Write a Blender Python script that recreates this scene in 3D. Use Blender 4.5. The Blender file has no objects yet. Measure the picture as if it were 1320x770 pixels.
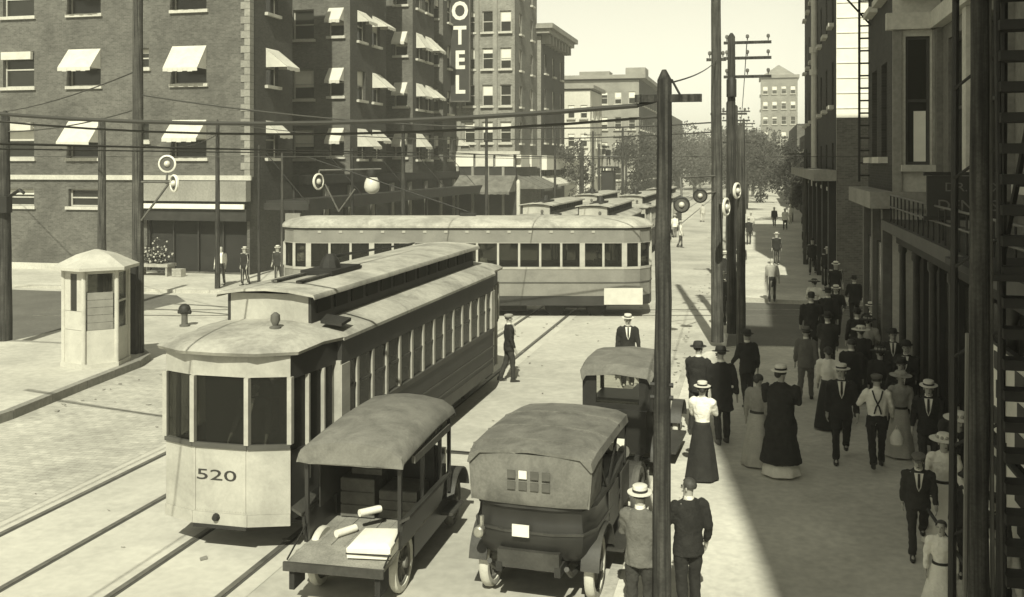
import bpy, math, random
from mathutils import Vector, Matrix
random.seed(7)
R = math.radians; PI = math.pi
sc = bpy.context.scene; col = sc.collection
sin, cos = math.sin, math.cos

# ------------------------------------------------------------------ camera
cd = bpy.data.cameras.new('camera'); cam = bpy.data.objects.new('camera', cd); col.objects.link(cam)
cam.location = (0, 0, 5.65); cam.rotation_euler = (R(90), 0, math.atan(315/1300))
cd.sensor_width = 36; cd.lens = 36*1300/1320; cd.shift_y = -175/1320
cd.clip_start = .1; cd.clip_end = 3000
sc.camera = cam
# ------------------------------------------------------------------ sky and sun
SUN_EL, SUN_OFF = R(43), R(8.5)           # sun behind the camera, a little to the right
w = bpy.data.worlds.new('World'); sc.world = w; w.use_nodes = True
nt = w.node_tree; bg = nt.nodes['Background']
sky = nt.nodes.new('ShaderNodeTexSky'); sky.sky_type = 'NISHITA'; sky.sun_disc = False
sky.sun_elevation = SUN_EL; sky.sun_rotation = R(180) - SUN_OFF
sky.dust_density = 0.3; sky.air_density = 1.0
bw = nt.nodes.new('ShaderNodeVectorMath'); bw.operation = 'DOT_PRODUCT'; bw.inputs[1].default_value = (.1,.35,.55)   # orthochromatic plate: mostly blue-sensitive
nt.links.new(sky.outputs[0], bw.inputs[0])
mx = nt.nodes.new('ShaderNodeMix'); mx.data_type = 'RGBA'; mx.blend_type = 'MULTIPLY'
mx.inputs['Factor'].default_value = 1
nt.links.new(bw.outputs['Value'], mx.inputs['A']); mx.inputs['B'].default_value = (1.0, .985, .79, 1)
nt.links.new(mx.outputs['Result'], bg.inputs[0]); bg.inputs[1].default_value = .108
sd = bpy.data.lights.new('sun', 'SUN'); so = bpy.data.objects.new('sun', sd); col.objects.link(so)
sd.energy = 4.4; sd.angle = R(.5); sd.color = (1, .985, .80)
tosun = Vector((sin(SUN_OFF)*cos(SUN_EL), -cos(SUN_OFF)*cos(SUN_EL), sin(SUN_EL)))
so.rotation_euler = tosun.to_track_quat('Z', 'Y').to_euler()
sc.view_settings.view_transform = 'Standard'; sc.view_settings.look = 'None'
sc.view_settings.exposure = 0.5; sc.view_settings.gamma = 1

# ------------------------------------------------------------------ helpers
class MB:
    def __init__(s): s.v = []; s.f = []; s.m = []; s.mi = 0
    def add(s, vs, fs):
        b = len(s.v); s.v += [tuple(p) for p in vs]
        for f in fs: s.f.append(tuple(b+i for i in f)); s.m.append(s.mi)
        return s
    def box(s, x0, x1, y0, y1, z0, z1):
        return s.add([(x0,y0,z0),(x1,y0,z0),(x1,y1,z0),(x0,y1,z0),(x0,y0,z1),(x1,y0,z1),(x1,y1,z1),(x0,y1,z1)],
              [(0,3,2,1),(4,5,6,7),(0,1,5,4),(1,2,6,5),(2,3,7,6),(3,0,4,7)])
    def hexa(s, p):   # 8 points: bottom 4 then top 4
        return s.add(p, [(0,3,2,1),(4,5,6,7),(0,1,5,4),(1,2,6,5),(2,3,7,6),(3,0,4,7)])
    def slab(s, poly, t):   # polygon thickened by vector t
        n = len(poly); t = Vector(t); a = [Vector(p) for p in poly]; b = [p+t for p in a]
        fs = [tuple(range(n-1,-1,-1)), tuple(range(n, 2*n))] + [(i,(i+1)%n,n+(i+1)%n,n+i) for i in range(n)]
        return s.add(a+b, fs)
    def prism(s, poly, z0, z1): return s.slab([(x,y,z0) for x,y in poly], (0,0,z1-z0))
    def tube(s, pts, rad, n=8, cap=True, flat=None):
        pts = [Vector(p) for p in pts]
        if not hasattr(rad, '__len__') or (len(rad) != len(pts)): rad = [rad]*len(pts)
        b = len(s.v); vs = []
        up = None
        for i, p in enumerate(pts):
            d = (pts[min(i+1,len(pts)-1)]-pts[max(i-1,0)])
            d = d.normalized() if d.length > 1e-9 else Vector((0,0,1))
            if up is None:
                r = Vector((1,0,0)) if abs(d.x) < .9 else Vector((0,1,0))
                up = r
            x = (up - d*up.dot(d)).normalized(); y = d.cross(x); up = x
            ra = rad[i]; rx, ry = (ra if hasattr(ra,'__len__') else (ra, ra))
            vs += [p + x*cos(2*PI*k/n)*rx + y*sin(2*PI*k/n)*ry for k in range(n)]
        fs = []
        for i in range(len(pts)-1):
            for k in range(n): fs.append((i*n+k, i*n+(k+1)%n, (i+1)*n+(k+1)%n, (i+1)*n+k))
        if cap: fs += [tuple(range(n-1,-1,-1)), tuple((len(pts)-1)*n+k for k in range(n))]
        return s.add(vs, fs)
    def rings(s, rings, close=True, cap=True):   # list of equal-length point lists
        n = len(rings[0]); vs = [p for r in rings for p in r]; fs = []
        for i in range(len(rings)-1):
            for k in range(n if close else n-1):
                fs.append((i*n+k, i*n+(k+1)%n, (i+1)*n+(k+1)%n, (i+1)*n+k))
        if cap: fs += [tuple(range(n-1,-1,-1)), tuple((len(rings)-1)*n+k for k in range(n))]
        return s.add(vs, fs)
    def lathe(s, prof, n=16, c=(0,0,0), axis='z', cap=True, sx=1, sy=1):
        rr = []
        for r, z in prof:
            ring = []
            for k in range(n):
                a = 2*PI*k/n; x, y = r*cos(a)*sx, r*sin(a)*sy
                p = (x,y,z) if axis=='z' else ((x,-z,y) if axis=='y' else (z,x,y))
                ring.append((p[0]+c[0], p[1]+c[1], p[2]+c[2]))
            rr.append(ring)
        return s.rings(rr, cap=cap)
    def ball(s, c, r, n=10, m=6):
        r = r if hasattr(r,'__len__') else (r,r,r)
        return s.rings([[(c[0]+r[0]*sin(PI*j/m)*cos(2*PI*k/n), c[1]+r[1]*sin(PI*j/m)*sin(2*PI*k/n), c[2]-r[2]*cos(PI*j/m)) for k in range(n)] for j in [.06]+list(range(1,m))+[m-.06]])
    def mesh(s, name, mats, smooth=False):
        me = bpy.data.meshes.new(name); me.from_pydata(s.v, [], s.f)
        for m in (mats if isinstance(mats,(list,tuple)) else [mats]): me.materials.append(m)
        if any(s.m): me.polygons.foreach_set('material_index', s.m)
        if smooth: 
            me.polygons.foreach_set('use_smooth', [True]*len(s.f))
            me.set_sharp_from_angle(angle=R(40))
        me.update(); return me
    def build(s, name, mats, parent=None, smooth=False, loc=(0,0,0), rot=(0,0,0)):
        return ob(name, s.mesh(name, mats, smooth), parent, loc, rot)
def ob(name, me, parent=None, loc=(0,0,0), rot=(0,0,0)):
    o = bpy.data.objects.new(name, me); col.objects.link(o); o.parent = parent
    o.location = loc; o.rotation_euler = rot if hasattr(rot,'__len__') else (0,0,rot)
    return o
def tag(o, label, cat, group=None):
    o['label'] = label; o['category'] = cat
    if group: o['group'] = group
    return o
def thing(name, label, cat, loc=(0,0,0), rz=0, group=None):
    return tag(ob(name, None, None, loc, rz), label, cat, group)
def struct(o): o['kind'] = 'structure'; return o
def stuff(o): o['kind'] = 'stuff'; return o
def copy_tree(o, parent=None, skip=()):
    c = o.copy(); col.objects.link(c); c.parent = parent
    for ch in list(o.children):
        if ch.name.split('.')[0] not in skip: copy_tree(ch, c, skip)
    return c

TINT = (1.0, .978, .865)
def mat(name, g, rough=.8, var=.18, scale=3., bump=0., metal=0., spec=.3, space='obj', fine=0., det=5):
    m = bpy.data.materials.new(name); m.use_nodes = True; t = m.node_tree; N = t.nodes.new; L = t.links.new
    p = t.nodes['Principled BSDF']; p.inputs['Roughness'].default_value = rough; p.inputs['Metallic'].default_value = metal
    p.inputs['Specular IOR Level'].default_value = spec
    def c(k): return (min(1,g*k*TINT[0]), min(1,g*k*TINT[1]), min(1,g*k*TINT[2]), 1)
    if space == 'obj': co = N('ShaderNodeTexCoord').outputs['Object']
    else: co = N('ShaderNodeNewGeometry').outputs['Position']
    n = N('ShaderNodeTexNoise'); n.inputs['Scale'].default_value = scale; n.inputs['Detail'].default_value = det; n.inputs['Roughness'].default_value = .62
    L(co, n.inputs['Vector'])
    r = N('ShaderNodeValToRGB'); r.color_ramp.elements[0].position = .3; r.color_ramp.elements[1].position = .7
    r.color_ramp.elements[0].color = c(1-var); r.color_ramp.elements[1].color = c(1+var)
    L(n.outputs['Fac'], r.inputs['Fac']); out = r.outputs['Color']
    if fine:
        n2 = N('ShaderNodeTexNoise'); n2.inputs['Scale'].default_value = scale*14; n2.inputs['Detail'].default_value = 3
        L(co, n2.inputs['Vector']); r2 = N('ShaderNodeValToRGB')
        r2.color_ramp.elements[0].position = .35; r2.color_ramp.elements[1].position = .65
        r2.color_ramp.elements[0].color = (1-fine,)*3+(1,); r2.color_ramp.elements[1].color = (1,1,1,1)
        L(n2.outputs['Fac'], r2.inputs['Fac'])
        k = N('ShaderNodeMix'); k.data_type = 'RGBA'; k.blend_type = 'MULTIPLY'; k.inputs['Factor'].default_value = 1
        L(out, k.inputs['A']); L(r2.outputs['Color'], k.inputs['B']); out = k.outputs['Result']
    L(out, p.inputs['Base Color'])
    if bump:
        b = N('ShaderNodeBump'); b.inputs['Strength'].default_value = .6; b.inputs['Distance'].default_value = bump
        nb = N('ShaderNodeTexNoise'); nb.inputs['Scale'].default_value = scale*5; nb.inputs['Detail'].default_value = 4
        L(co, nb.inputs['Vector']); L(nb.outputs['Fac'], b.inputs['Height']); L(b.outputs['Normal'], p.inputs['Normal'])
    return m
def stain(m, scale, amt, lo=.45, hi=.62):
    t = m.node_tree; N = t.nodes.new; L = t.links.new; p = t.nodes['Principled BSDF']; src = p.inputs['Base Color'].links[0].from_socket
    ge = N('ShaderNodeTexCoord'); n = N('ShaderNodeTexNoise'); n.inputs['Scale'].default_value = scale; n.inputs['Detail'].default_value = 8; n.inputs['Roughness'].default_value = .7; n.inputs['Distortion'].default_value = .6
    L(ge.outputs['Object'], n.inputs['Vector']); r_ = N('ShaderNodeValToRGB'); r_.color_ramp.elements[0].position = lo; r_.color_ramp.elements[1].position = hi
    r_.color_ramp.elements[0].color = (1,1,1,1); r_.color_ramp.elements[1].color = (1-amt,)*3+(1,)
    k = N('ShaderNodeMix'); k.data_type = 'RGBA'; k.blend_type = 'MULTIPLY'; k.inputs['Factor'].default_value = 1
    L(n.outputs['Fac'], r_.inputs['Fac']); L(src, k.inputs['A']); L(r_.outputs['Color'], k.inputs['B']); L(k.outputs['Result'], p.inputs['Base Color'])
def grain(m, amt):
    t = m.node_tree; N = t.nodes.new; L = t.links.new; p = t.nodes['Principled BSDF']; src = p.inputs['Base Color'].links[0].from_socket
    ge = N('ShaderNodeTexCoord'); mp = N('ShaderNodeMapping'); mp.inputs['Scale'].default_value = (30,30,.8); n = N('ShaderNodeTexNoise'); n.inputs['Scale'].default_value = 1; n.inputs['Detail'].default_value = 4
    L(ge.outputs['Object'], mp.inputs[0]); L(mp.outputs[0], n.inputs['Vector']); r_ = N('ShaderNodeValToRGB'); r_.color_ramp.elements[0].position = .35; r_.color_ramp.elements[1].position = .68
    r_.color_ramp.elements[0].color = (1-amt,)*3+(1,); r_.color_ramp.elements[1].color = (1+amt*2.5,)*3+(1,)
    k = N('ShaderNodeMix'); k.data_type = 'RGBA'; k.blend_type = 'MULTIPLY'; k.inputs['Factor'].default_value = 1
    L(n.outputs['Fac'], r_.inputs['Fac']); L(src, k.inputs['A']); L(r_.outputs['Color'], k.inputs['B']); L(k.outputs['Result'], p.inputs['Base Color'])
def brickmat(name, g, axis, mortar=1.25, bw_=.22, bh=.072, var=.3):
    m = mat(name, g, .9, .22, .5, space='pos', fine=.18); t = m.node_tree; N = t.nodes.new; L = t.links.new
    p = t.nodes['Principled BSDF']; src = p.inputs['Base Color'].links[0].from_socket
    ge = N('ShaderNodeNewGeometry'); sp = N('ShaderNodeSeparateXYZ'); cb = N('ShaderNodeCombineXYZ')
    L(ge.outputs['Position'], sp.inputs[0]); L(sp.outputs[axis], cb.inputs[0]); L(sp.outputs['Z'], cb.inputs[1])
    b = N('ShaderNodeTexBrick'); L(cb.outputs[0], b.inputs['Vector']); b.inputs['Scale'].default_value = 1
    b.inputs['Brick Width'].default_value = bw_; b.inputs['Row Height'].default_value = bh; b.inputs['Mortar Size'].default_value = bh*.11
    b.inputs['Color1'].default_value = (1-var,)*3+(1,); b.inputs['Color2'].default_value = (1+var*.4,)*3+(1,); b.inputs['Mortar'].default_value = (mortar,)*3+(1,)
    k = N('ShaderNodeMix'); k.data_type = 'RGBA'; k.blend_type = 'MULTIPLY'; k.inputs['Factor'].default_value = 1
    L(src, k.inputs['A']); L(b.outputs['Color'], k.inputs['B']); L(k.outputs['Result'], p.inputs['Base Color'])
    bu = N('ShaderNodeBump'); bu.inputs['Strength'].default_value = .4; bu.inputs['Distance'].default_value = .01
    iv = N('ShaderNodeMath'); iv.operation = 'SUBTRACT'; iv.inputs[0].default_value = 1
    L(b.outputs['Fac'], iv.inputs[1]); L(iv.outputs[0], bu.inputs['Height']); L(bu.outputs['Normal'], p.inputs['Normal'])
    return m
def settmat(name, g):
    m = mat(name, g, .9, .2, .35, space='pos', fine=.2); t = m.node_tree; N = t.nodes.new; L = t.links.new
    p = t.nodes['Principled BSDF']; src = p.inputs['Base Color'].links[0].from_socket
    ge = N('ShaderNodeNewGeometry'); b = N('ShaderNodeTexBrick'); L(ge.outputs['Position'], b.inputs['Vector']); b.inputs['Scale'].default_value = 1
    b.inputs['Brick Width'].default_value = .26; b.inputs['Row Height'].default_value = .13; b.inputs['Mortar Size'].default_value = .012
    b.inputs['Color1'].default_value = (.88,)*3+(1,); b.inputs['Color2'].default_value = (1.06,)*3+(1,); b.inputs['Mortar'].default_value = (.78,)*3+(1,)
    k = N('ShaderNodeMix'); k.data_type = 'RGBA'; k.blend_type = 'MULTIPLY'; k.inputs['Factor'].default_value = 1
    L(src, k.inputs['A']); L(b.outputs['Color'], k.inputs['B']); L(k.outputs['Result'], p.inputs['Base Color'])
    return m
def glassmat(name, tr, g=.02):
    m = bpy.data.materials.new(name); m.use_nodes = True; t = m.node_tree; N = t.nodes.new; L = t.links.new
    p = t.nodes['Principled BSDF']; p.inputs['Base Color'].default_value = (g,g,g*.84,1); p.inputs['Specular IOR Level'].default_value = .3
    n = N('ShaderNodeTexNoise'); n.inputs['Scale'].default_value = 2; r = N('ShaderNodeMapRange'); r.inputs['To Min'].default_value = .06; r.inputs['To Max'].default_value = .3
    L(n.outputs['Fac'], r.inputs['Value']); L(r.outputs[0], p.inputs['Roughness'])
    if tr:
        tb = N('ShaderNodeBsdfTransparent'); tb.inputs[0].default_value = (.9,.9,.87,1); ms = N('ShaderNodeMixShader'); ms.inputs[0].default_value = tr
        L(p.outputs[0], ms.inputs[1]); L(tb.outputs[0], ms.inputs[2]); L(ms.outputs[0], t.nodes['Material Output'].inputs[0])
    return m
M = dict(
 road=mat('road_dust', .50, .95, .13, .35, .004, space='pos', fine=.14),
 track=mat('track_concrete', .54, .95, .10, .5, .003, space='pos', fine=.10),
 sett=settmat('sett_paving', .50), flag=mat('pavement_concrete', .52, .92, .14, .4, .003, space='pos', fine=.15),
 walk=mat('walk_cement', 0.64, .92, .13, .5, .003, space='pos', fine=.15),
 asphalt=mat('dark_asphalt', .13, .9, .2, .6, .003, space='pos', fine=.2), kerb=mat('kerb_stone', .45, .9, .2, 1.2, .004, space='pos', fine=.2),
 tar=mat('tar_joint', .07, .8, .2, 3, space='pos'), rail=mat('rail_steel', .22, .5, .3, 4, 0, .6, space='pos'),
 ground=mat('far_ground', .3, .95, .2, .05, space='pos'),
 brickS=brickmat('hotel_brick_south', 0.125, 'X'), brickE=brickmat('hotel_brick_street', 0.06, 'Y'),  # street brick darker than south brick: shade put into the colour
 pbrickS=brickmat('pale_brick_south', 0.24, 'X', 1.2), pbrickE=brickmat('pale_brick_street', 0.16, 'Y', 1.2),  # same split: the street copy is darkened as the unlit face
 dbrickS=brickmat('dark_brick_south', 0.13, 'X'), dbrickE=brickmat('dark_brick_street', 0.05, 'Y'),  # street copy darkened for shade, also used beside pale south fronts
 dstone=mat('sooty_stone', 0.17, .9, .25, .7, .005, space='pos', fine=.25), stone=mat('dressed_stone', .50, .85, .15, .8, .004, space='pos', fine=.15), gstone=mat('grey_stone', .26, .9, .2, .7, .005, space='pos', fine=.2),  # dstone is the darkest of the three stone tones
 plaster=mat('pale_plaster', .55, .9, .12, .3, .003, space='pos', fine=.1), roofing=mat('roof_felt', 0.07, .95, .3, .4, space='pos'),
 frame=mat('window_paint', .42, .6, .15, 4), dframe=mat('dark_window_paint', 0.05, .6, .2, 4), glass=glassmat('window_glass', 0, .025),
 blind=mat('window_blind', .66, .9, .1, 2), cglass=glassmat('car_glass', .55), wglass=glassmat('clear_glass', .92),
 awn=mat('white_canvas', 0.56, .9, .06, 2, .004), gawn=mat('grey_canvas', .4, .9, .1, 2, .004), dark=mat('dark_interior', 0.02, .9, .3, 1), 
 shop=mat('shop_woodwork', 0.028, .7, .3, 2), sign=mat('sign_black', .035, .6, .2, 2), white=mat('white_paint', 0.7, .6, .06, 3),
 faint=mat('weathered_gilt', .14, .7, .3, 8),
 pole=mat('creosote_wood', 0.03, .9, .4, 2.5, .01, fine=.3), pole2=mat('weathered_wood', 0.05, .9, .35, 2.5, .01, fine=.3), iron=mat('black_iron', 0.02, .6, .3, 4), giron=mat('grey_iron', 0.1, .6, .25, 4),
 wire=mat('cable_rubber', .05, .7, .1, 1), 
 cream=mat('streetcar_cream', 0.4, .5, .14, 1.6, .002, spec=.4, fine=.08), body=mat('streetcar_side_paint', 0.03, .55, .25, 1.5, spec=.4, fine=.12), roofc=mat('streetcar_roof_canvas', 0.42, .9, .22, .9, .006, fine=.15),  # body: side paint taken far below cream to hold the side's shade
 belt=mat('belt_brown', 0.07, .6, .2, 2), gcar=mat('streetcar_grey_paint', 0.21, .55, .12, 1.2, spec=.4, fine=.08), under=mat('truck_iron', 0.025, .8, .3, 3),
 seat=mat('cane_seat', 0.06, .8, .2, 4), 
 canvas=mat('canvas_top', 0.17, .95, .18, 2.2, .01, fine=.15), ltop=mat('tan_canvas_top', 0.19, .95, .16, 2.2, .01, fine=.12), lac=mat('black_lacquer', 0.02, .42, .3, 2, spec=.5), lac2=mat('dusty_lacquer', 0.05, .5, .35, 2, fine=.2),
 bed=mat('worn_bed_boards', 0.28, .9, .25, 3, .004, fine=.25), tyre=mat('pale_tyre_rubber', .55, .8, .2, 6), dtyre=mat('dark_tyre_rubber', .10, .8, .3, 6), spoke=mat('wheel_spokes', .15, .6, .2, 6), brass=mat('lamp_brass', .45, .35, .2, 5, 0, .7),
 paper=mat('wrapping_paper', .72, .9, .08, 4, .006), plate=mat('plate_enamel', .70, .4, .05, 8), leather=mat('dark_leather', 0.03, .6, .3, 4),
 box=mat('booth_white_paint', 0.5, .6, .10, 2.5, .002, fine=.08), boxg=mat('booth_grey_panel', .22, .7, .2, 3), 
 lensr=mat('lens_dark_glass', .08, .15, .2, 5, spec=.6), lensw=mat('lens_pale_glass', 0.55, .15, .1, 5, spec=.6),
 skin=mat('skin', .36, .6, .08, 8), hair=mat('dark_hair', .035, .6, .3, 30), bhair=mat('brown_hair', 0.05, .6, .3, 30),
 black=mat('black_wool', 0.02, .92, .3, 7, .02), char=mat('charcoal_wool', 0.035, .92, .25, 7, .02), grey=mat('grey_wool', 0.12, .92, .2, 7, .02), lgrey=mat('pale_grey_cloth', .30, .92, .2, 7, .02),
 linen=mat('white_linen', .74, .9, .08, 7, .02), tan=mat('pale_linen_suit', .45, .9, .12, 7, .02), straw=mat('straw', .62, .8, .12, 14, .004), felt=mat('dark_felt', 0.03, .9, .3, 8), shoe=mat('shoe_leather', .03, .4, .3, 6), eye=mat('eye_dark', .03, .3, .1, 5),
 leaf=mat('summer_foliage', 0.07, .8, .35, .8, space='pos'), dleaf=mat('dark_foliage', 0.045, .8, .35, .8, space='pos'), bark=mat('tree_bark', .12, .95, .3, 3, .02),
 fruit=mat('pale_flowers', 0.42, .8, .25, 9), crate=mat('crate_wood', .3, .9, .25, 4),
)
for n_, sc_, a_ in (('road',.22,.22),('track',.3,.16),('walk',.35,.2),('flag',.3,.15),('sett',.25,.2),('roofc',1.1,.35),('cream',1.2,.18),('canvas',1.6,.35),('ltop',1.6,.3),('awn',1.0,.16),('box',1.3,.15),('gcar',.8,.2),('brickS',.35,.25)): stain(M[n_], sc_, a_)
for n_ in ('pole','pole2'): grain(M[n_], .5)
def text(s, size, m, parent, name, loc, rot, ext=.006, align='CENTER', sx=1., bold=0.):
    c = bpy.data.curves.new(name, 'FONT'); c.body = s; c.size = size; c.extrude = ext; c.align_x = align; c.align_y = 'CENTER'; c.resolution_u = 3; c.offset = bold
    t = bpy.data.objects.new('tmp', c); col.objects.link(t); bpy.context.view_layer.update()
    me = bpy.data.meshes.new_from_object(t.evaluated_get(bpy.context.evaluated_depsgraph_get())); bpy.data.objects.remove(t)
    me.materials.clear(); me.materials.append(m)
    o = ob(name, me, parent, loc, rot); o.scale = (sx,1,1); return o

# ------------------------------------------------------------------ ground
def poly_sheet(name, poly, z, m): return struct(MB().add([(x,y,z) for x,y in poly], [tuple(range(len(poly)))]).build(name, m))
def strip(name, poly, z0, z1, m): return struct(MB().prism(poly, z0, z1).build(name, m))
poly_sheet('ground', [(-900,-60),(900,-60),(900,2200),(-900,2200)], -.03, M['ground'])
poly_sheet('road', [(-300,-50),(300,-50),(300,600),(-300,600)], 0, M['road'])
poly_sheet('sett_strip', [(-16.5,-40),(-11.55,-40),(-11.55,24.5),(-17.2,24.5)], .004, M['sett'])
poly_sheet('track_bed', [(-11.5,-40),(-6.45,-40),(-6.45,420),(-11.5,420)], .006, M['track'])
poly_sheet('side_street', [(-23,26.6),(-22.6,36.8),(-24,38.4),(-120,38.4),(-120,26.6)], .005, M['asphalt'])
poly_sheet('side_street', [(-.9,31.4),(120,31.4),(120,41.8),(-.9,41.8)], .005, M['asphalt'])
poly_sheet('tar_seam', [(-6.42,18.75),(-1.78,18.75),(-1.78,18.95),(-6.42,18.95)], .007, M['tar'])  # plain dark strip drawn across the carriageway
for x in (-11.16, -9.73, -8.19, -6.79):
    struct(MB().box(x-.05, x+.035, -40, 420, -.02, .016).build('rail', M['rail']))
    struct(MB().box(x+.037, x+.085, -40, 420, -.02, .0085).build('rail_groove', M['tar']))
CY = math.atan(315/1300)
for d in (-.72, .72):
    struct(MB().box(-16, 40, d-.05, d+.05, -.02, .02).build('cross_rail', M['rail'], None, False, (-10.6,36.5,0), (0,0,CY)))
for r_ in (0, 1.43):
    pts = [(-11.16-12+ (12-r_)*cos(a)+r_*0, 27+ (9.0-r_)*sin(a), .012) for a in [i*PI/28 for i in range(15)]]
    struct(MB().tube(pts, (.06,.012), 6).build('curve_rail', M['rail']))
def pavement(name, pts, m, z=.13):
    b = MB().prism(pts, -.02, z); return struct(b.build(name, m))
def kerb(pts, z=.136, wd=.16, km='kerb'):
    b = MB()
    for (x0,y0),(x1,y1) in zip(pts[:-1], pts[1:]):
        d = Vector((x1-x0,y1-y0)).normalized(); n = Vector((d.y,-d.x))*wd/2
        L_ = math.hypot(x1-x0,y1-y0); k = max(1, round(L_/1.5))
        for i in range(k):
            a, c = i/k, (i+1)/k-.012/L_*1
            P = lambda t, s: (x0+(x1-x0)*t+n.x*s, y0+(y1-y0)*t+n.y*s)
            b.prism([P(a,-1),P(c,-1),P(c,1),P(a,1)], -.02, z+random.uniform(-.004,.004))
    return struct(b.build('kerb', M[km]))
LP = [(-16.0,-40),(-16.0,19),(-16.35,22),(-16.6,24.6),(-16.9,25.5),(-17.5,26.1),(-18.4,26.4),(-22.3,26.4)]
pavement('pavement', LP+[(-120,26.4),(-120,-40)], M['flag'], .2); kerb(LP, .207, .2, 'gstone')  # left kerb coloured darker than the others for its shaded face
NP = [(-120,39.2),(-24.5,39.2),(-21.5,39.6),(-19.2,40.6),(-17.6,42.5),(-17.1,45),(-17.1,400)]
pavement('pavement', NP+[(-120,400)], M['flag']); kerb(NP)
SP = [(-1.85,-40),(-1.85,28.4),(-1.5,30),(-.6,31),(.6,31.3),(120,31.3)]
pavement('pavement', SP+[(120,-40)], M['walk']); kerb(SP)
EP = [(120,42),(.8,42),(-.5,42.4),(-1.3,43.4),(-1.6,45),(-1.6,400)]
pavement('pavement', EP+[(120,400)], M['walk']); kerb(EP)

# ------------------------------------------------------------------ buildings
_win = {}
def window(parent, w_, h_, fm, loc, rot, blind=0., sill=True, gm='glass'):
    key = (round(w_,3), round(h_,3), fm, gm)
    if key not in _win:
        f = MB(); t = .07
        f.box(0,t,0,.09,0,h_).box(w_-t,w_,0,.09,0,h_).box(t,w_-t,0,.09,0,t).box(t,w_-t,0,.09,h_-t,h_)
        f.box(t,w_-t,-.012,.06,h_*.5-.035,h_*.5+.035)
        p = MB().box(t-.01,w_-t+.01,.045,.055,t-.01,h_-t+.01)
        s = MB().box(-.12,w_+.12,-.36,-.005,-.16,-.003)
        _win[key] = (f.mesh('window', M[fm]), p.mesh('pane', M[gm]), s.mesh('sill', M['stone']))
    f, p, s = _win[key]
    o = ob('window', f, parent, loc, rot); ob('pane', p, o)
    if sill: ob('sill', s, o)
    if blind: MB().box(.075,w_-.075,.026,.034,h_*(1-blind),h_-.075).build('blind', M['blind'], o)
    return o
def place(loc, rot, x, y, z):
    return (loc[0]+cos(rot)*x-sin(rot)*y, loc[1]+sin(rot)*x+cos(rot)*y, loc[2]+z)
def facade(parent, loc, rot, W, H, ops, m, depth=.3, name='wall', fm='frame', sill=True, gm='glass', blinds=None):
    """wall sheet with recessed openings; local x along, y inward, z up; ops = (x0,x1,z0,z1)"""
    xs = sorted({0,W} | {o[0] for o in ops} | {o[1] for o in ops}); zs = sorted({0,H} | {o[2] for o in ops} | {o[3] for o in ops})
    b = MB()
    for i in range(len(xs)-1):
        for j in range(len(zs)-1):
            cx, cz = (xs[i]+xs[i+1])/2, (zs[j]+zs[j+1])/2
            if any(o[0]<cx<o[1] and o[2]<cz<o[3] for o in ops): continue
            b.add([(xs[i],0,zs[j]),(xs[i+1],0,zs[j]),(xs[i+1],0,zs[j+1]),(xs[i],0,zs[j+1])], [(0,1,2,3)])
    for x0,x1,z0,z1 in ops:
        b.add([(x0,0,z0),(x1,0,z0),(x1,0,z1),(x0,0,z1),(x0,depth,z0),(x1,depth,z0),(x1,depth,z1),(x0,depth,z1)],
              [(0,4,5,1),(1,5,6,2),(2,6,7,3),(3,7,4,0),(4,7,6,5)])
    b.build(name, m, parent, False, loc, (0,0,rot))
    for k,(x0,x1,z0,z1) in enumerate(ops):
        bl = blinds(k) if blinds else random.choice((0,0,.25,.35,.5,.6))
        if bl is None:
            MB().box(.02,x1-x0-.02,-.03,.0,.02,z1-z0-.02).build('shop_interior', M['dark'], parent, False, place(loc,rot,x0,depth-.01,z0), (0,0,rot)); continue  # near-black panel in place of the shop's unlit inside
        window(parent, x1-x0, z1-z0, fm, place(loc,rot,x0,depth-.12,z0), (0,0,rot), bl, sill, gm)
_aw = {}
def awning(parent, w_, loc, rot, drop=1.05, out=1.1, m='awn'):
    key = (round(w_,2), drop, out, m)
    if key not in _aw:
        b = MB(); t = .02
        b.slab([(0,0,0),(w_,0,0),(w_,-out,-drop),(0,-out,-drop)], (0,0,t))
        for x in (0, w_-t): b.slab([(x,-.01,-.02),(x,-out+.02,-drop-.01),(x,-.01,-drop-.01)], (t,0,0))
        n = max(4, int(w_/.25))
        for i in range(n): b.box(w_*i/n+.004, w_*(i+1)/n-.004, -out-.012, -out+.002, -drop-.16-.03*(i%2), -drop+.01)
        _aw[key] = b.mesh('awning', M[m])
    return ob('awning', _aw[key], parent, loc, (0,0,rot))
def roof(parent, x0,x1,y0,y1,z, over=.0, m='roofing', name='roof'):
    return MB().box(x0-over,x1+over,y0-over,y1+over,z,z+.3).build(name, M[m], parent)
def cornice(parent, loc, rot, W, z, d=.35, h=.4, m='stone', name='cornice'):
    b = MB().box(-d,W+d*.0,-d*.5,-.004,z,z+h*.5).box(-d,W,-d,-.003,z+h*.5+.002,z+h)
    return b.build(name, M[m], parent, False, loc, (0,0,rot))

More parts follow.
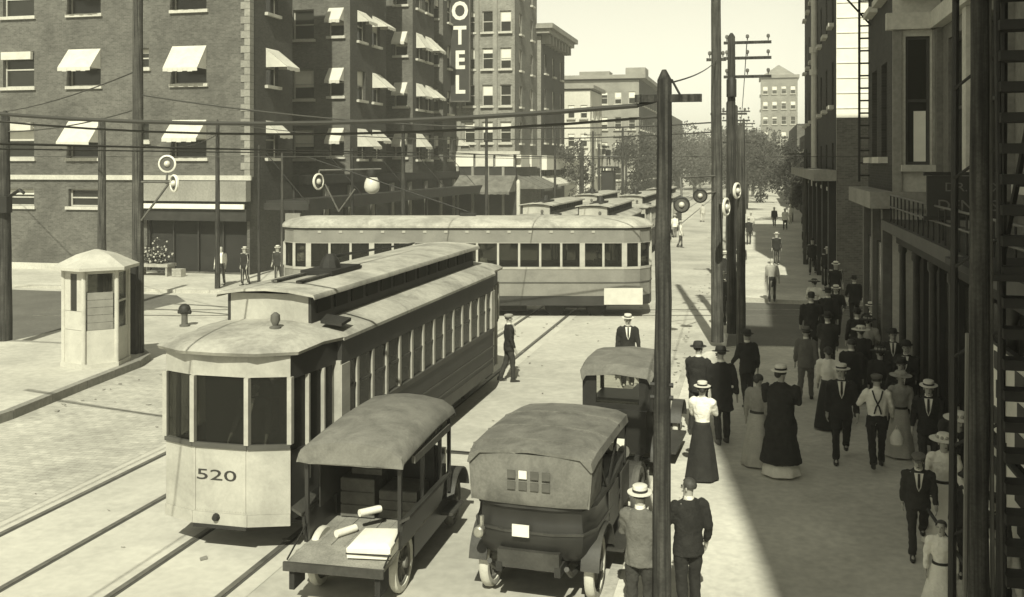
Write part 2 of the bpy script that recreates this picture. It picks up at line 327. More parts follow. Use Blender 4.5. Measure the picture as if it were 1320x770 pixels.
# --- corner hotel
HX, HY = -24.23, 45.2
ht = thing('hotel', 'large brick corner hotel with rows of white window awnings', 'hotel', (HX,HY,0))
S_TOPS = (7.75, 11.45, 15.15, 18.85)
wx = [-4.27-3.93*0, -10.28, -14.24, -19.0, -23.6, -28.2]
wins = []
sops = []
W_S = 36
for zt in S_TOPS:
    for x in wx: sops.append((W_S+x, W_S+x+1.9, zt-1.85, zt))
    sops.append((W_S-6.2, W_S-5.6, zt-1.0, zt))
for x in (-10.28,-14.24,-19.0,-23.6,-28.2): sops.append((W_S+x, W_S+x+1.9, 3.4, 4.3))
facade(ht, (-W_S,0,0), 0, W_S, 22, sops + [(W_S-5.7,W_S-.15,.2,2.75)], M['brickS'], .35, blinds=lambda k: None if k >= len(sops) else random.choice((0,0,.25,.35,.5)))
for k in range(4): MB().box(-5.7+k*1.38+(.02 if k==0 else 0),-5.62+k*1.38,.12,.2,.22,2.73).build('shop_mullion', M['shop'], ht)
# awnings on the south wall; some rolled up
for zt in S_TOPS:
    for i, x in enumerate(wx):
        if i in (2,): MB().box(W_S*0+x+.05, x+1.85, -.22, -.02, zt-.42, zt-.02).build('awning', M['awn'], ht)
        else: awning(ht, 1.9, (x, -.004, zt+.02), 0, random.choice((.92,1.0,1.08,1.15)), random.choice((.85,.95,1.0)))
# quoins at the corner
qb = MB().box(-.5,.0,-.05,.35,0,.34).mesh('quoin', M['gstone']); 
for k in range(52): 
    q = ob('quoin', qb, ht, (.03,0,4.95+k*.36-.36*0)); q.scale = (1 if k%2 else .6,1,1)
    if k > 46: bpy.data.objects.remove(q)
MB().box(-W_S,.12,-.14,-.004,4.78,5.02).build('stone_course', M['stone'], ht)
MB().box(-5.9,.05,-.5,-.006,3.75,4.74).build('shop_fascia', M['gstone'], ht)
MB().box(-5.95,.0,-.62,-.51,3.38,3.62).build('shop_sign_board', M['white'], ht)
MB().box(-5.9,.05,-.45,-.007,2.78,3.36).build('shop_transom', M['shop'], ht)
MB().box(-W_S,-6.0,-.1,-.004,.0,.45).build('plinth', M['stone'], ht)
# wings along the street with light courts between
wings = [(0,4.7),(12.6,6.2),(24.2,5.0),(31.5,6.2)]
prev = None
for k,(y0,L_) in enumerate(wings):
    ops = []
    nb = 1 if L_ < 4.8 else 2
    for zt in S_TOPS:
        for j in range(nb):
            c0 = (L_-nb*1.35)/(nb+1)*(j+1)+1.35*j
            ops.append((c0, c0+1.35, zt-1.85, zt))
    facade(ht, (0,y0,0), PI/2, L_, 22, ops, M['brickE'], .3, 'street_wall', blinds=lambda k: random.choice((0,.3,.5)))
    for n_,(x0,x1,z0,z1) in enumerate(ops):
        if (n_+k) % 5 == 3 or (y0+x0 > 31 and z1 > 9): continue
        awning(ht, 1.4, (.004, y0+x0-.02, z1+.02), PI/2, random.choice((.7,.95,1.1)), random.choice((.8,1.1,1.2)))
    if k:
        so_ = [(2.2,3.6,zt-1.85,zt) for zt in S_TOPS] + [(4.6,5.6,zt-1.7,zt) for zt in S_TOPS]
        facade(ht, (-6,y0,0), 0, 6, 22, so_, M['brickS'], .3, 'court_wall')
        for x0,x1,z0,z1 in so_[4:]: awning(ht, 1.0, (-6+x0, y0-.004, z1+.02), 0, .8, .7)
    if prev is not None:
        facade(ht, (-6,prev,0), PI/2, y0-prev, 22, [], M['brickE'], .3, 'court_back_wall')
        facade(ht, (0,prev,0), PI, 6, 22, [], M['brickS'], .3, 'court_wall')
    prev = y0+L_
MB().box(-W_S,-6.01,.36,37.6,21.9,22.2).build('roof', M['roofing'], ht)
for k,(y0,L_) in enumerate(wings): MB().box(-5.99,-.01,y0+.36,y0+L_-.01,21.9,22.2).build('roof', M['roofing'], ht)
# ground floor shops along the street, marquee
b = MB().box(-5.8,.35,4.72,37.6,4.45,4.95); b.build('shop_cornice', M['shop'], ht)
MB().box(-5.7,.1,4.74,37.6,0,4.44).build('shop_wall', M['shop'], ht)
for k in range(9):
    y = 5.6+k*3.6
    MB().box(.105,.2,y,y+2.6,.6,3.2).build('shop_window', M['glass'], ht)
    MB().box(.105,.28,y+2.75,y+3.25,0,4.3).build('pilaster', M['gstone'], ht)
mq = MB().box(.36,2.6,1.0,34,3.35,3.75); mq.box(2.62,2.7,1.0,34,3.25,3.85); mq.build('marquee', M['shop'], ht)
MB().box(.3,2.71,.88,.98,3.3,3.62).build('marquee_fascia', M['shop'], ht)
for y in (1.4,9,17,25,33): MB().tube([(2.3,y,3.75),(.1,y,6.2)], .025, 6).build('marquee_rod', M['iron'], ht)
for y in (6,13,20,27): MB().box(2.35,2.5,y,y+.15,.13,3.34).build('marquee_post', M['shop'], ht)
# vertical sign
hs = thing('hotel_sign', 'tall black vertical sign with white letters spelling HOTEL', 'sign', (-24.25,79.0,0))
MB().box(0,1.55,-.14,.14,10.7,21.2).build('board', M['sign'], hs)
f = MB()
for x0,x1,z0,z1 in ((-.02,1.57,21.2,21.3),(-.02,1.57,10.6,10.7),(-.1,0,10.6,21.3),(1.55,1.63,10.6,21.3)): f.box(x0,x1,-.17,.17,z0,z1)
f.build('frame', M['giron'], hs)
for i,ch in enumerate('HOTEL'):
    text(ch, 2.05, M['white'], hs, 'letter', (.78,-.16,19.95-i*2.0), (R(90),0,0), .02, sx=.85, bold=.06)
for z in (12,16,20): MB().tube([(-.6,0,z),(.1,0,z)], .05, 6).build('bracket', M['iron'], hs)

def block(name, label, x0, x1, y0, H, depth, ms, me, face, cols, rows, ww, wh, z_first, pitch, side_rows=None, cm='gstone', fm='frame', scols=None, d=.25):
    """box building; street face on +x (face=1) or -x (face=-1)"""
    t = thing(name, label, 'building', ((x1 if face>0 else x0), y0, 0)); wd = x1-x0
    X0 = -wd if face>0 else 0
    ops = [(wd*(c+.5)/cols-ww/2, wd*(c+.5)/cols+ww/2, z_first+r*pitch, z_first+r*pitch+wh) for r in range(rows) for c in range(cols)]
    facade(t, (X0,0,0), 0, wd, H, ops, ms, d, fm=fm)
    if cols == 0:
        for k in range(24): MB().box(X0+.02,X0+wd,-.035,-.002,5.4+k*.62,5.44+k*.62).build('siding_strip', ms, t)
    n = scols if scols is not None else max(1, int(depth/3))
    sops = [(depth*(c+.5)/n-ww/2, depth*(c+.5)/n+ww/2, z_first+r*pitch, z_first+r*pitch+wh) for r in range(rows) for c in range(n)] if n else []
    if face>0: facade(t, (0,0,0), PI/2, depth, H, sops, me, d, 'street_wall', fm=fm)
    else: facade(t, (0,depth,0), -PI/2, depth, H, sops, me, d, 'street_wall', fm=fm)
    MB().box(X0+.01, X0+wd-.01, d+.02, depth-.01, H-.1, H+.2).build('roof', M['roofing'], t)
    return t
# --- pale building past the hotel
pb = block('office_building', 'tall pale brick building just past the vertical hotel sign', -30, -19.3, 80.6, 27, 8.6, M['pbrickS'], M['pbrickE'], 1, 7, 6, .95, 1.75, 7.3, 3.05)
for x in (-1.65,-3.2,-4.75): MB().box(x-.18,x+.18,-.16,-.004,6.6,26.9).build('pilaster', M['gstone'], pb)
MB().box(-10.7,.5,-.35,-.004,6.35,6.6).build('stone_course', M['stone'], pb)
for i in range(3): MB().box(-4.9+i*1.7,-3.4+i*1.7,-.5,-.36,5.35,6.3).build('shop_sign_board', M['white'] if i!=1 else M['plaster'], pb)
MB().box(-4.9,.2,-.4,-.006,.1,5.3).build('shop_front', M['shop'], pb)
for i in range(4): MB().box(-4.85+i*1.3,-4.65+i*1.3,-.55,-.41,.13,5.3).build('pilaster', M['gstone'], pb)
awning(pb, 5.2, (-5.0,-.5,4.6), 0, 1.3, 2.2, 'canvas')
for i in range(2): (MB().box(.01,.4,.6+i*4,3.8+i*4,5.3,6.3).build('shop_sign_board', M['white'], pb), awning(pb, 3.4, (.0,.5+i*4,4.6), PI/2, 1.1, 2.4, 'canvas'))
# --- building with big projecting cornice
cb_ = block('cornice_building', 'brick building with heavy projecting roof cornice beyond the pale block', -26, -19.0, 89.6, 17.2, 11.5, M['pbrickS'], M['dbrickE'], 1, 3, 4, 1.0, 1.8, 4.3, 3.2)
b = MB().box(-7.3,.9,-.6,12.2,17.35,17.75).box(-7.3,1.25,-.9,12.4,17.76,18.2)
for k in range(8): b.box(.004,.75,.3+k*1.5,.65+k*1.5,16.5,17.34)
b.build('cornice', M['gstone'], cb_)
MB().box(.01,.5,.2,11.3,5.0,6.3).build('shop_sign_board', M['white'], cb_)
for k in range(3): awning(cb_, 3.2, (.01,.4+k*3.7,4.4), PI/2, .7, 1.5)
# --- low white building and the long block behind
wb = block('low_building', 'small white plastered building with flat roof beyond the cornice building', -24.5, -18.6, 115, 14.0, 9, M['plaster'], M['plaster'], 1, 4, 3, .8, 1.5, 4.2, 3.3, d=.2)
MB().box(-5.9,.45,-.35,9.2,14.2,14.6).build('cornice', M['gstone'], wb)
lb = block('long_block', 'long grey block with low parapet closing the left side far off', -27.5, -14.8, 131, 16.4, 30, M['gstone'], M['dbrickE'], 1, 7, 4, .9, 1.6, 3.4, 3.3, d=.2)
b = MB().box(-12.8,.9,-.5,31,16.6,17.1); b.box(-8,-4,1,4,17.12,17.7).box(-2,.6,2,6,17.12,18.2); b.build('parapet', M['gstone'], lb)
for i,(x0,x1,y0,H_,dp) in enumerate([(-26,-15.6,163,13,30),(-27,-16.5,195,15,40)]):
    block('far_house', ['plain brick house beyond the long grey block','farthest plain house on the left side of the street'][i], x0,x1,y0,H_,dp, M['pbrickS'], M['dbrickE'], 1, 4, 3, .9, 1.6, 3, 3.4, d=.2)
fb = block('far_tower', 'pale far tower block rising above the trees at the street end', 1, 9.2, 240, 25, 12, M['pbrickS'], M['gstone'], -1, 4, 6, 1.1, 1.8, 4, 3.5, d=.2)
b = MB().box(-.4,8.6,-.4,12.4,25.2,25.9); b.rings([[(.5,.5,25.9),(7.7,.5,25.9),(7.7,11.5,25.9),(.5,11.5,25.9)],[(4,5,28.6),(4.2,5,28.6),(4.2,7,28.6),(4,7,28.6)]]); b.build('hipped_roof', M['gstone'], fb)
# --- east side far row
for i,(y0,H_,dp,x0) in enumerate([(72,9.5,20,4.2),(94,8,26,4.8),(122,10,30,4.6),(155,9,40,5)]):
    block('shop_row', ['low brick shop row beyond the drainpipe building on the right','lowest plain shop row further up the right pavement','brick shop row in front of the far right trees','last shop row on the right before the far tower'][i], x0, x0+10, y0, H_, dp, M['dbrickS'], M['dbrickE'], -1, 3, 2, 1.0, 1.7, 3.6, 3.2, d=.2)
# --- corner building with drainpipe (north-east corner)
nb_ = block('drainpipe_building', 'dark brick corner building with a pale drainpipe across the side street', 3.2, 16, 43.5, 21, 28, M['white'], M['dbrickE'], -1, 0, 5, 1.1, 1.9, 4.6, 3.5, fm='dframe', scols=7)
MB().box(.004,12.8,-.10,-.04,.13,7.5).build('lower_wall', M['dbrickS'], nb_)  # dark sheet over the white wall where the opposite block's shadow falls
dp = MB().tube([(-.16,13.4,4.4),(-.16,13.4,20.8)], .16, 10)
for z in (5.0,10.4,11.6,15.5): dp.tube([(-.16,13.4,z),(-.16,13.4,z+.3)], .26, 10)
dp.build('drainpipe', M['plaster'], nb_)
MB().box(-.9,-.004,-.2,28,4.9,5.35).build('shop_cornice', M['gstone'], nb_)
for k in range(7):
    MB().box(-.3,-.005,.1+k*4,.7+k*4,.13,4.88).build('pilaster', M['shop'], nb_)
    MB().box(-.12,-.006,.9+k*4,3.9+k*4,.8,3.9).build('shop_window', M['glass'], nb_)
MB().box(-.5,-.004,20,27.9,17,20.9).build('oriel', M['gstone'], nb_)
# --- south-east corner block (near right)
def near_right():
    X = 3.2
    t = thing('corner_block', 'dark brick corner building beside the tall iron ladder', 'building', (X,25.9,0))
    # far part: x 3.2, y 25.9..31.2
    ops = [(.30,.86,z,z+3.1) for z in (5.6,9.75,13.4)]
    facade(t, (0,0,0), 0, 1.1, 17.6, ops, M['stone'], .22, 'return_wall', fm='dframe', blinds=lambda k: 0)
    w_ = [o for o in t.children if o.name.startswith('window')][0]
    MB().box(.2,.475,.022,.038,.08,1.3).build('blind', M['white'], w_)
    sops = [(1.0,2.2,z,z+2.4) for z in (5.8,9.9,13.6)]+[(3.2,4.4,z,z+2.4) for z in (5.8,9.9,13.6)]
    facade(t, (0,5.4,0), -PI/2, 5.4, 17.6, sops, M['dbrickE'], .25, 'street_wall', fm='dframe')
    facade(t, (12,5.4,0), PI, 12, 17.6, [], M['dbrickS'], .25, 'north_wall')
    MB().box(.01,12,.25,5.39,17.4,17.8).build('roof', M['roofing'], t)
    MB().box(-.16,1.1,-.22,-.004,8.85,9.25).build('cornice', M['stone'], t)
    for x in (0.0,.9): MB().box(x,x+.2,-.1,-.003,4.6,8.84).build('pilaster', M['gstone'], t)
    MB().box(-.55,1.1,-.35,5.4,4.55,4.95).build('shop_cornice', M['gstone'], t)
    for k in range(3): MB().box(-.2,-.005,.2+k*2.2,.55+k*2.2,.13,4.5).build('pilaster', M['giron'], t)
    for k in range(2): MB().box(-.1,-.006,.6+k*2.2,2.35+k*2.2,.7,3.6).build('shop_window', M['glass'], t)
    return t
near_right()
nx = 4.28
rb = thing('dentist_building', 'long dark building on the right with a storefront porch and fire ladder', 'building', (nx,25.85,0))
ops = [(1.0+k*3.4, 2.7+k*3.4, z, z+h_) for k in range(11) for z,h_ in ((5.3,3.2),(10.1,2.6),(14.2,2.6),(18.3,2.4))]
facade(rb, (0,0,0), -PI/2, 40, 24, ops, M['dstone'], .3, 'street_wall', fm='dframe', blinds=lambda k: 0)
MB().box(.01,12,-40,-.01,23.7,24.2).build('roof', M['roofing'], rb)
MB().box(.0,11,-39.99,-26,24.21,34).build('upper_storeys', M['dbrickE'], rb)  # added block out of view, sized to shade the right pavement
facade(rb, (0,-40,0), 0, 12, 24, [], M['dbrickS'], .3, 'end_wall')
facade(rb, (12,0,0), PI, 12, 24, [], M['dbrickS'], .3, 'north_wall')
MB().box(-.25,-.004,-36,0,8.85,9.25).build('cornice', M['stone'], rb)
for k in range(11): MB().box(-.14,-.003,-.55-k*3.4+.2,-.15-k*3.4+.2,5.0,8.84).build('pilaster', M['stone'] if k in (1,3) else M['dstone'], rb)
# projecting storefront porch
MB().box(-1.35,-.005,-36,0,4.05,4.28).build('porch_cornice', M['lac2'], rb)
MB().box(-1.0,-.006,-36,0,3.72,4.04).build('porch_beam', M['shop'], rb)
for k in range(14):
    y = -.5-k*2.1
    MB().lathe([(.13,.13),(.13,.4),(.085,.45),(.07,3.5),(.1,3.56),(.1,3.71)], 10, (-.92,y,0)).build('porch_post', M['lac2'], rb, True)
    MB().box(-.4,-.007,y-1.8,y-.3,.7,3.3).build('shop_window', M['glass'], rb)
    MB().box(-.5,-.008,y-.28,y+.28,.1,3.7).build('door_pier', M['shop'], rb)
# sign over the porch
ds = thing('dentist_sign', 'dark sign board with faded DENTIST lettering over the porch roof', 'sign', (3.68,18.9,0))
MB().box(-.78,.72,-.05,.05,4.72,5.42).build('board', M['sign'], ds)
text('DENTIST', .27, M['faint'], ds, 'letters', (-.03,-.055,4.90), (R(90),0,0), .008, sx=1.1)
text('DR. R.J.X', .22, M['faint'], ds, 'letters', (-.03,-.055,5.22), (R(90),0,0), .008, sx=1.1)
f = MB().box(-.83,.77,-.07,.07,5.425,5.49).box(-.83,.77,-.07,.07,4.65,4.715); f.build('frame', M['shop'], ds)
for x in (-.5,.5): MB().tube([(x,0,4.29),(x,0,4.66)], .03, 6).build('bracket', M['iron'], ds)
rl = thing('porch_railing', 'low iron railing along the porch roof', 'railing', (nx-1.25,8,4.28))
for k in range(30): MB().tube([(0,k*.58,0),(0,k*.58,.62)], .016, 5).build('baluster', M['iron'], rl)
for z in (.35,.62): MB().tube([(0,-.1,z),(0,16.9,z)], .02, 6).build('top_rail', M['giron'], rl)
# posters low on the front
PO = [(15.0,.5,1.25),(13.85,.5,1.2),(12.7,.5,1.2),(15.0,1.95,1.2),(13.85,1.9,1.25),(12.7,1.9,1.25)]
for i,(y,z,hh) in enumerate(PO):
    t = thing('poster_board', ['low pale notice board left of the iron stair ladder','low white notice board right behind the ladder','low notice board nearest the right edge','upper pale board left of the iron stair ladder','upper white board behind the ladder','upper notice board nearest the right edge'][i], 'notice board', (nx-1.06,y,z), -PI/2)
    MB().box(-.52,.52,-.03,.02,0,hh).build('board', M['white' if i%2 else 'plaster'], t)
    for q in range(3): MB().box(-.05+(q%2)*.12,.42,-.045,-.031,.12+q*.38,.12+q*.38+.24).build('printed_block', M['sign'], t)
    MB().box(-.55,.55,-.05,.03,hh+.005,hh+.05).build('rail', M['shop'], t)
# fire ladders
def ladder(label, x0, x1, y, z0, z1, n, rr, tread=False, lean=0., m='iron'):
    t = thing('fire_ladder', label, 'ladder', ((x0+x1)/2, y, z0)); h = (x1-x0)/2
    for s in (-1,1): MB().tube([(s*h-lean*0,0,0),(s*h+lean,0,z1-z0)], rr, 6).build('side_rail', M[m], t)
    rg = (MB().box(-h,h,-.13,.13,-.05,.05) if tread else MB().tube([(-h,0,0),(h,0,0)], rr*.8, 6)).mesh('rung', M[m])
    for k in range(n): ob('rung', rg, t, (lean*(k+.5)/n,0,(z1-z0)*(k+.5)/n))
    return t
ladder('tall thin iron ladder hanging in the gap between the right buildings', 2.92, 3.42, 31.0, 5.1, 16, 30, .035)
ladder('wide iron stair ladder at the right edge of the picture', 2.42, 2.86, 10.95, .13, 8.7, 28, .03, True, -.10)
fe = thing('fire_balcony', 'iron fire balcony above the tall thin ladder', 'balcony', (2.7,30.4,10.6))
b = MB().box(-.4,.5,-.7,1.2,0,.08); b.build('platform', M['iron'], fe)
for k in range(6): MB().tube([(-.38,-.65+k*.36,.08),(-.38,-.65+k*.36,.95)], .02, 5).build('baluster', M['iron'], fe)
MB().tube([(-.38,-.65,.95),(-.38,1.17,.95)], .025, 5).build('top_rail', M['iron'], fe)
MB().tube([(-.35,.2,.0),(.5,.2,-1.0)], .03, 5).build('brace', M['iron'], fe)
hr = thing('hand_rail', 'slanting iron handrail at the foot of the right stair', 'railing', (2.35,13.0,.13))
MB().tube([(-.15,1.2,.95),(.1,-1.6,.8)], .025, 6).build('top_rail', M['iron'], hr)
for y in (1.0,-1.4): MB().tube([(-.02,y,0),(-.02,y,.86)], .022, 6).build('post', M['iron'], hr)

# ------------------------------------------------------------------ poles, wires, signals
def utility_pole(label, x, y, h, r0, r1, arms=(), m='pole', lean=(0,0), name='utility_pole', base=.13, group=None, ins=True):
    t = thing(name, label, 'pole', (x,y,base), 0, group)
    n = 10; pts = [(lean[0]*i/n+random.uniform(-.01,.01), lean[1]*i/n, h*i/n) for i in range(n+1)]
    MB().tube(pts+[(lean[0],lean[1],h+.12)], [r0+(r1-r0)*i/n for i in range(n+1)]+[r1*.3], 12).build('shaft', M[m], t, True)
    for z, L_, off in arms:
        lx = lean[0]*z/h
        a = MB().box(lx-L_/2+off, lx+L_/2+off, -.05, .04, z-.045, z+.045); a.build('crossarm', M[m], t)
        k = max(2,int(L_/.4))
        for i in range(k if ins else 0):
            px = lx-L_/2+off+.1+(L_-.2)*i/(k-1)
            if abs(px-lx) < r1+.03: continue
            MB().lathe([(.015,0),(.02,.08),(.05,.09),(.055,.16),(.03,.2)], 8, (px,0,z+.06)).build('insulator', M['giron'], t, True)
    return t
pA = utility_pole('tall dark wooden pole in the foreground beside the parked cars', -1.09, 12.0, 6.5, .112, .085, [(6.28,.78,.05)], lean=(.03,0), ins=False)
MB().tube([(0.05,-.02,6.28),(-.28,0,6.2)], .025, 6).build('cable_bracket', M['iron'], pA)
MB().tube([(.02,0,6.45),(.12,0,6.5),(.26,-.02,6.24)], .014, 6).build('strut', M['iron'], pA)
for z in (2.75,2.9): MB().tube([(-.13,-.02,z),(.14,-.02,z)], .03, 6).build('step_bolt', M['iron'], pA)
utility_pole('very tall pole at the right kerb corner, rising out of the picture', -1.17, 31.7, 14.5, .19, .13, [(8.7,.6,.0)], 'pole2', (-.05,0))
pC = utility_pole('pole with stacked crossarms just behind the tallest corner pole', -.78, 33.4, 9.6, .16, .12, [(9.4,1.5,.5),(8.9,1.5,.5),(8.3,1.5,.5)])
MB().lathe([(.08,0),(.16,.05),(.16,.6),(.08,.7)], 10, (.0,-.12,7.6)).build('transformer', M['iron'], pC, True)
utility_pole('short stout pole right of the corner pole cluster', -.45, 30.9, 6.6, .14, .11, [], 'pole2')
pL1 = utility_pole('short black pole at the left edge with a bulging box', -22.4, 26.4, 7.0, .22, .13)
MB().box(-.05,.35,-.35,-.1,4.0,4.5).build('switch_box', M['iron'], pL1); MB().tube([(0,0,4.4),(.7,-.2,4.7),(.85,-.2,4.6)], .05, 6).build('lamp_arm', M['iron'], pL1)
pL2 = utility_pole('tall brown pole behind the white booth', -17.25, 25.6, 13.5, .17, .13, [], 'pole2')
MB().box(-.26,.1,-.26,.14,.0,2.55).build('base_casing', M['iron'], pL2)
utility_pole('pole standing on the corner beyond the booth, cut off below the awning', -23.9, 33.2, 7.1, .17, .13, [], 'pole2')
pL4 = utility_pole('thin black pole in front of the hotel shop', -23.0, 40.0, 7.3, .12, .08)
for i,(x,y,h_) in enumerate([(-21.8,41.5,6.2),(-20.9,42.0,5.9),(-16.9,47,7.6),(-16.7,62,8.4),(-16.6,84,8.5)]):
    utility_pole(['thin pole left of the hotel corner doorway','thin pale rod beside the hotel corner','pole in front of the light court of the hotel','pole before the farther hotel wing','pole near the vertical hotel sign'][i], x, y, h_, .07 if i<2 else .12, .05 if i<2 else .09, [], 'pole2' if i==1 else 'pole')
for i,(y,h_,x) in enumerate([(46,8.2,-1.2),(60,7.2,-1.1),(75,7.8,-1.2),(92,8,-1.2),(112,8,-1.2),(135,8.5,-1.2),(57,6.2,2.6)]):
    utility_pole(['pole at the far corner of the side street','pole by the sunlit patch of pavement','pole with crossarm past the sunlit patch','slim distant pole in the right kerb row','distant pole before the far trees','farthest pole in the right kerb row','dark pole against the drainpipe building'][i], x, y, h_, .14, .1, [(h_-.5,1.6,0)] if i!=6 else [(h_-.2,1.2,-.3)], 'pole' if i%2 else 'pole2')
for i,(y,x,h_) in enumerate([(80,-13.6,6.6),(70,-16.5,4.2),(108,-16.5,7.5)]):
    utility_pole(['dark pole with knob among the far traffic','short white post before the shop awnings','pole before the low white building'][i], x, y, h_, .18 if i<1 else .15, .14, [], 'pole' if i!=1 else 'stone' , name='street_post')
pr = utility_pole('thick weathered pole at the right, close to the camera', 1.93, 9.8, 7.8, .10, .075, [], 'pole', (.03,0))
MB().tube([(.15,.05,0),(.13,.05,3.0),(.11,.05,7)], .02, 6).build('conduit', M['giron'], pr); MB().tube([(-.14,-.12,0),(-.1,-.1,4)], .02, 6).build('conduit', M['giron'], pr)
fs = thing('fire_escape', 'tangled dark iron fire escape uprights at the right, left of the stair ladder', 'fire escape', (2.25,11.3,.13))
for dx,dy,lx in ((-.22,.3,.05),(-.08,0,.10),(.06,.2,-.04),(.16,-.1,.06)): MB().tube([(dx,dy,0),(dx+lx*.5,dy,4),(dx+lx,dy,8.6)], [.045,.04,.035], 8).build('upright', M['iron'], fs)
for k in range(9): MB().tube([(-.2,.28,.6+k*.95),(.18,-.08,.95+k*.95)], .018, 5).build('cross_brace', M['iron'], fs)
for k in range(2): MB().box(-.1 if k==0 else -.5,.9,-.5,1.4,4.35+k*3.4,4.42+k*3.4).build('landing', M['iron'], fs)
for k in (1,):
    for q in range(7): MB().tube([(-.48,-.45+q*.3,4.42+k*3.4),(-.48,-.45+q*.3,5.25+k*3.4)], .014, 5).build('baluster', M['iron'], fs)
    MB().tube([(-.48,-.5,5.25+k*3.4),(-.48,1.4,5.25+k*3.4)], .02, 5).build('top_rail', M['iron'], fs)
for sx in (0,.3): MB().tube([(.5+sx,1.3,4.42),(.5+sx,-1.2,7.7)], .035, 6).build('stair_string', M['iron'], fs)
for k in range(10): MB().box(.5,.8,1.2-k*.25-.1,1.2-k*.25+.1,4.6+k*.33,4.64+k*.33).build('stair_tread', M['iron'], fs)

for i,(x,y,h_) in enumerate([(-1.3,68,9.2),(-1.0,84,9.0),(-1.2,103,9.4),(-1.1,123,9),(.6,150,9.2),(-15.9,100,8.6),(-15.7,125,8.6),(-15.6,150,8.8),(-12.4,96,8.8),(-12.6,140,9)]):
    utility_pole(['crossarm pole behind the sunlit patch pole','crossarm pole by the low shop row','third crossarm pole up the right kerb','fourth crossarm pole up the right kerb','farthest crossarm pole on the right','crossarm pole before the long grey block','crossarm pole against the long grey block','farthest crossarm pole on the left','crossarm pole among the far traffic','last crossarm pole in the far traffic'][i], x, y, h_, .15, .11, [(h_-.3,1.8,0),(h_-.9,1.8,0)])
def wire(label, pts, r=.018, sag=.4, name='overhead_wire', group=None):
    P = []
    for (a,b) in zip(pts[:-1], pts[1:]):
        a, b = Vector(a), Vector(b)
        for i in range(14):
            t = i/14; p = a.lerp(b,t); p.z -= sag*4*t*(1-t); P.append(p)
    P.append(Vector(pts[-1]))
    return tag(MB().tube(P, r, 6).build(name, M['wire']), label, 'wire', group)
wire('thick black cable sagging across the whole street to the foreground pole', [(-16,13.6,6.95),(-1.37,12.0,6.33)], .032, .40, 'cable')
wire('thinner cable lashed below the thick street cable', [(-16,13.8,6.86),(-1.1,12.1,6.2)], .018, .43, 'cable')
wire('thin wire from the foreground pole to the tall corner pole', [(-1.06,12.0,6.58),(-1.2,31.7,8.8)], .012, .1)
wire('low cross wire from the tall corner pole to the hotel side', [(-1.17,31.7,6.9),(-17.2,25.6,7.6)], .025, .5)
wire('span wire from the tall corner pole to the hotel corner', [(-1.17,31.7,6.6),(-24.1,45.1,7.4)], .022, .4)
wire('trolley wire above the left track', [(-10.45,-20,6.0),(-10.45,25,5.9),(-10.45,70,6.0),(-10.45,140,6.0)], .014, .1)
wire('trolley wire above the right track', [(-7.49,-20,6.0),(-7.49,25,5.9),(-7.49,70,6.0),(-7.49,140,6.0)], .014, .1)
wire('trolley wire along the side street', [(-45,30.5,6.1),(-10.6,36.5,5.9),(30,46.3,6.1)], .014, .1)
wire('guy wire from the left edge pole toward the tall brown pole', [(-22.4,26.4,6.6),(-17.25,25.6,7.2)], .02, .15)
wire('second guy wire across the hotel front', [(-40,43,8.2),(-17.25,25.6,8.3)], .02, .5)
wire('crossarm wire running up the right kerb', [(-.3,33.4,9.5),(-1.2,75,7.6),(-1.2,135,8.3)], .015, .4)
wire('wire past the hotel front from the brown pole to the thin pole', [(-17.25,25.6,6.2),(-23,40,6.9)], .02, .3)

def disc_signal(name, label, loc, rz, r, face_m, rim='white'):
    t = thing(name, label, 'signal', loc, rz, 'round traffic signals at the crossing')
    MB().lathe([(r,-.02),(r*1.0,.0),(r*1.02,.03),(r*.84,.05),(r*.82,.02)], 24, (0,0,0), 'y', False).build('rim', M[rim], t, True)
    MB().lathe([(r*.84,-.0),(r*.84,.015)], 24, (0,0,0), 'y').build('target', M[face_m], t, True)
    MB().lathe([(r*.36,.016),(r*.34,.06),(r*.2,.1),(.01,.115)], 16, (0,0,0), 'y').build('lens', M['lensw'], t, True)
    MB().lathe([(r*.6,-.021),(r*.45,-.09),(r*.2,-.11)], 16, (0,0,0), 'y').build('lamp_case', M['iron'], t, True)
    return t
def sig_arm(name, label, pts_list, r=.03):
    t = thing(name, label, 'bracket', pts_list[0][0])
    o = Vector(pts_list[0][0])
    for p in pts_list: MB().tube([Vector(q)-o for q in p], r, 6).build('arm', M['giron'], t)
    return t
# left pair on the brown pole (z ~ 28)
disc_signal('disc_signal', 'white-rimmed round signal, upper of the pair beside the brown pole', (-16.3,25.6,5.62), R(14), .25, 'lensr')
disc_signal('disc_signal', 'thin edge-on white-rimmed signal, lower of the pair beside the brown pole', (-15.95,25.4,5.07), R(-34), .25, 'lensr')
sig_arm('signal_bracket', 'pale slanting bracket carrying the left signals from the brown pole', [[(-17.1,25.55,4.0),(-16.2,25.5,5.05)],[(-17.1,25.55,5.1),(-15.95,25.5,5.1)],[(-16.3,25.55,5.05),(-16.3,25.6,5.4)]], .035)
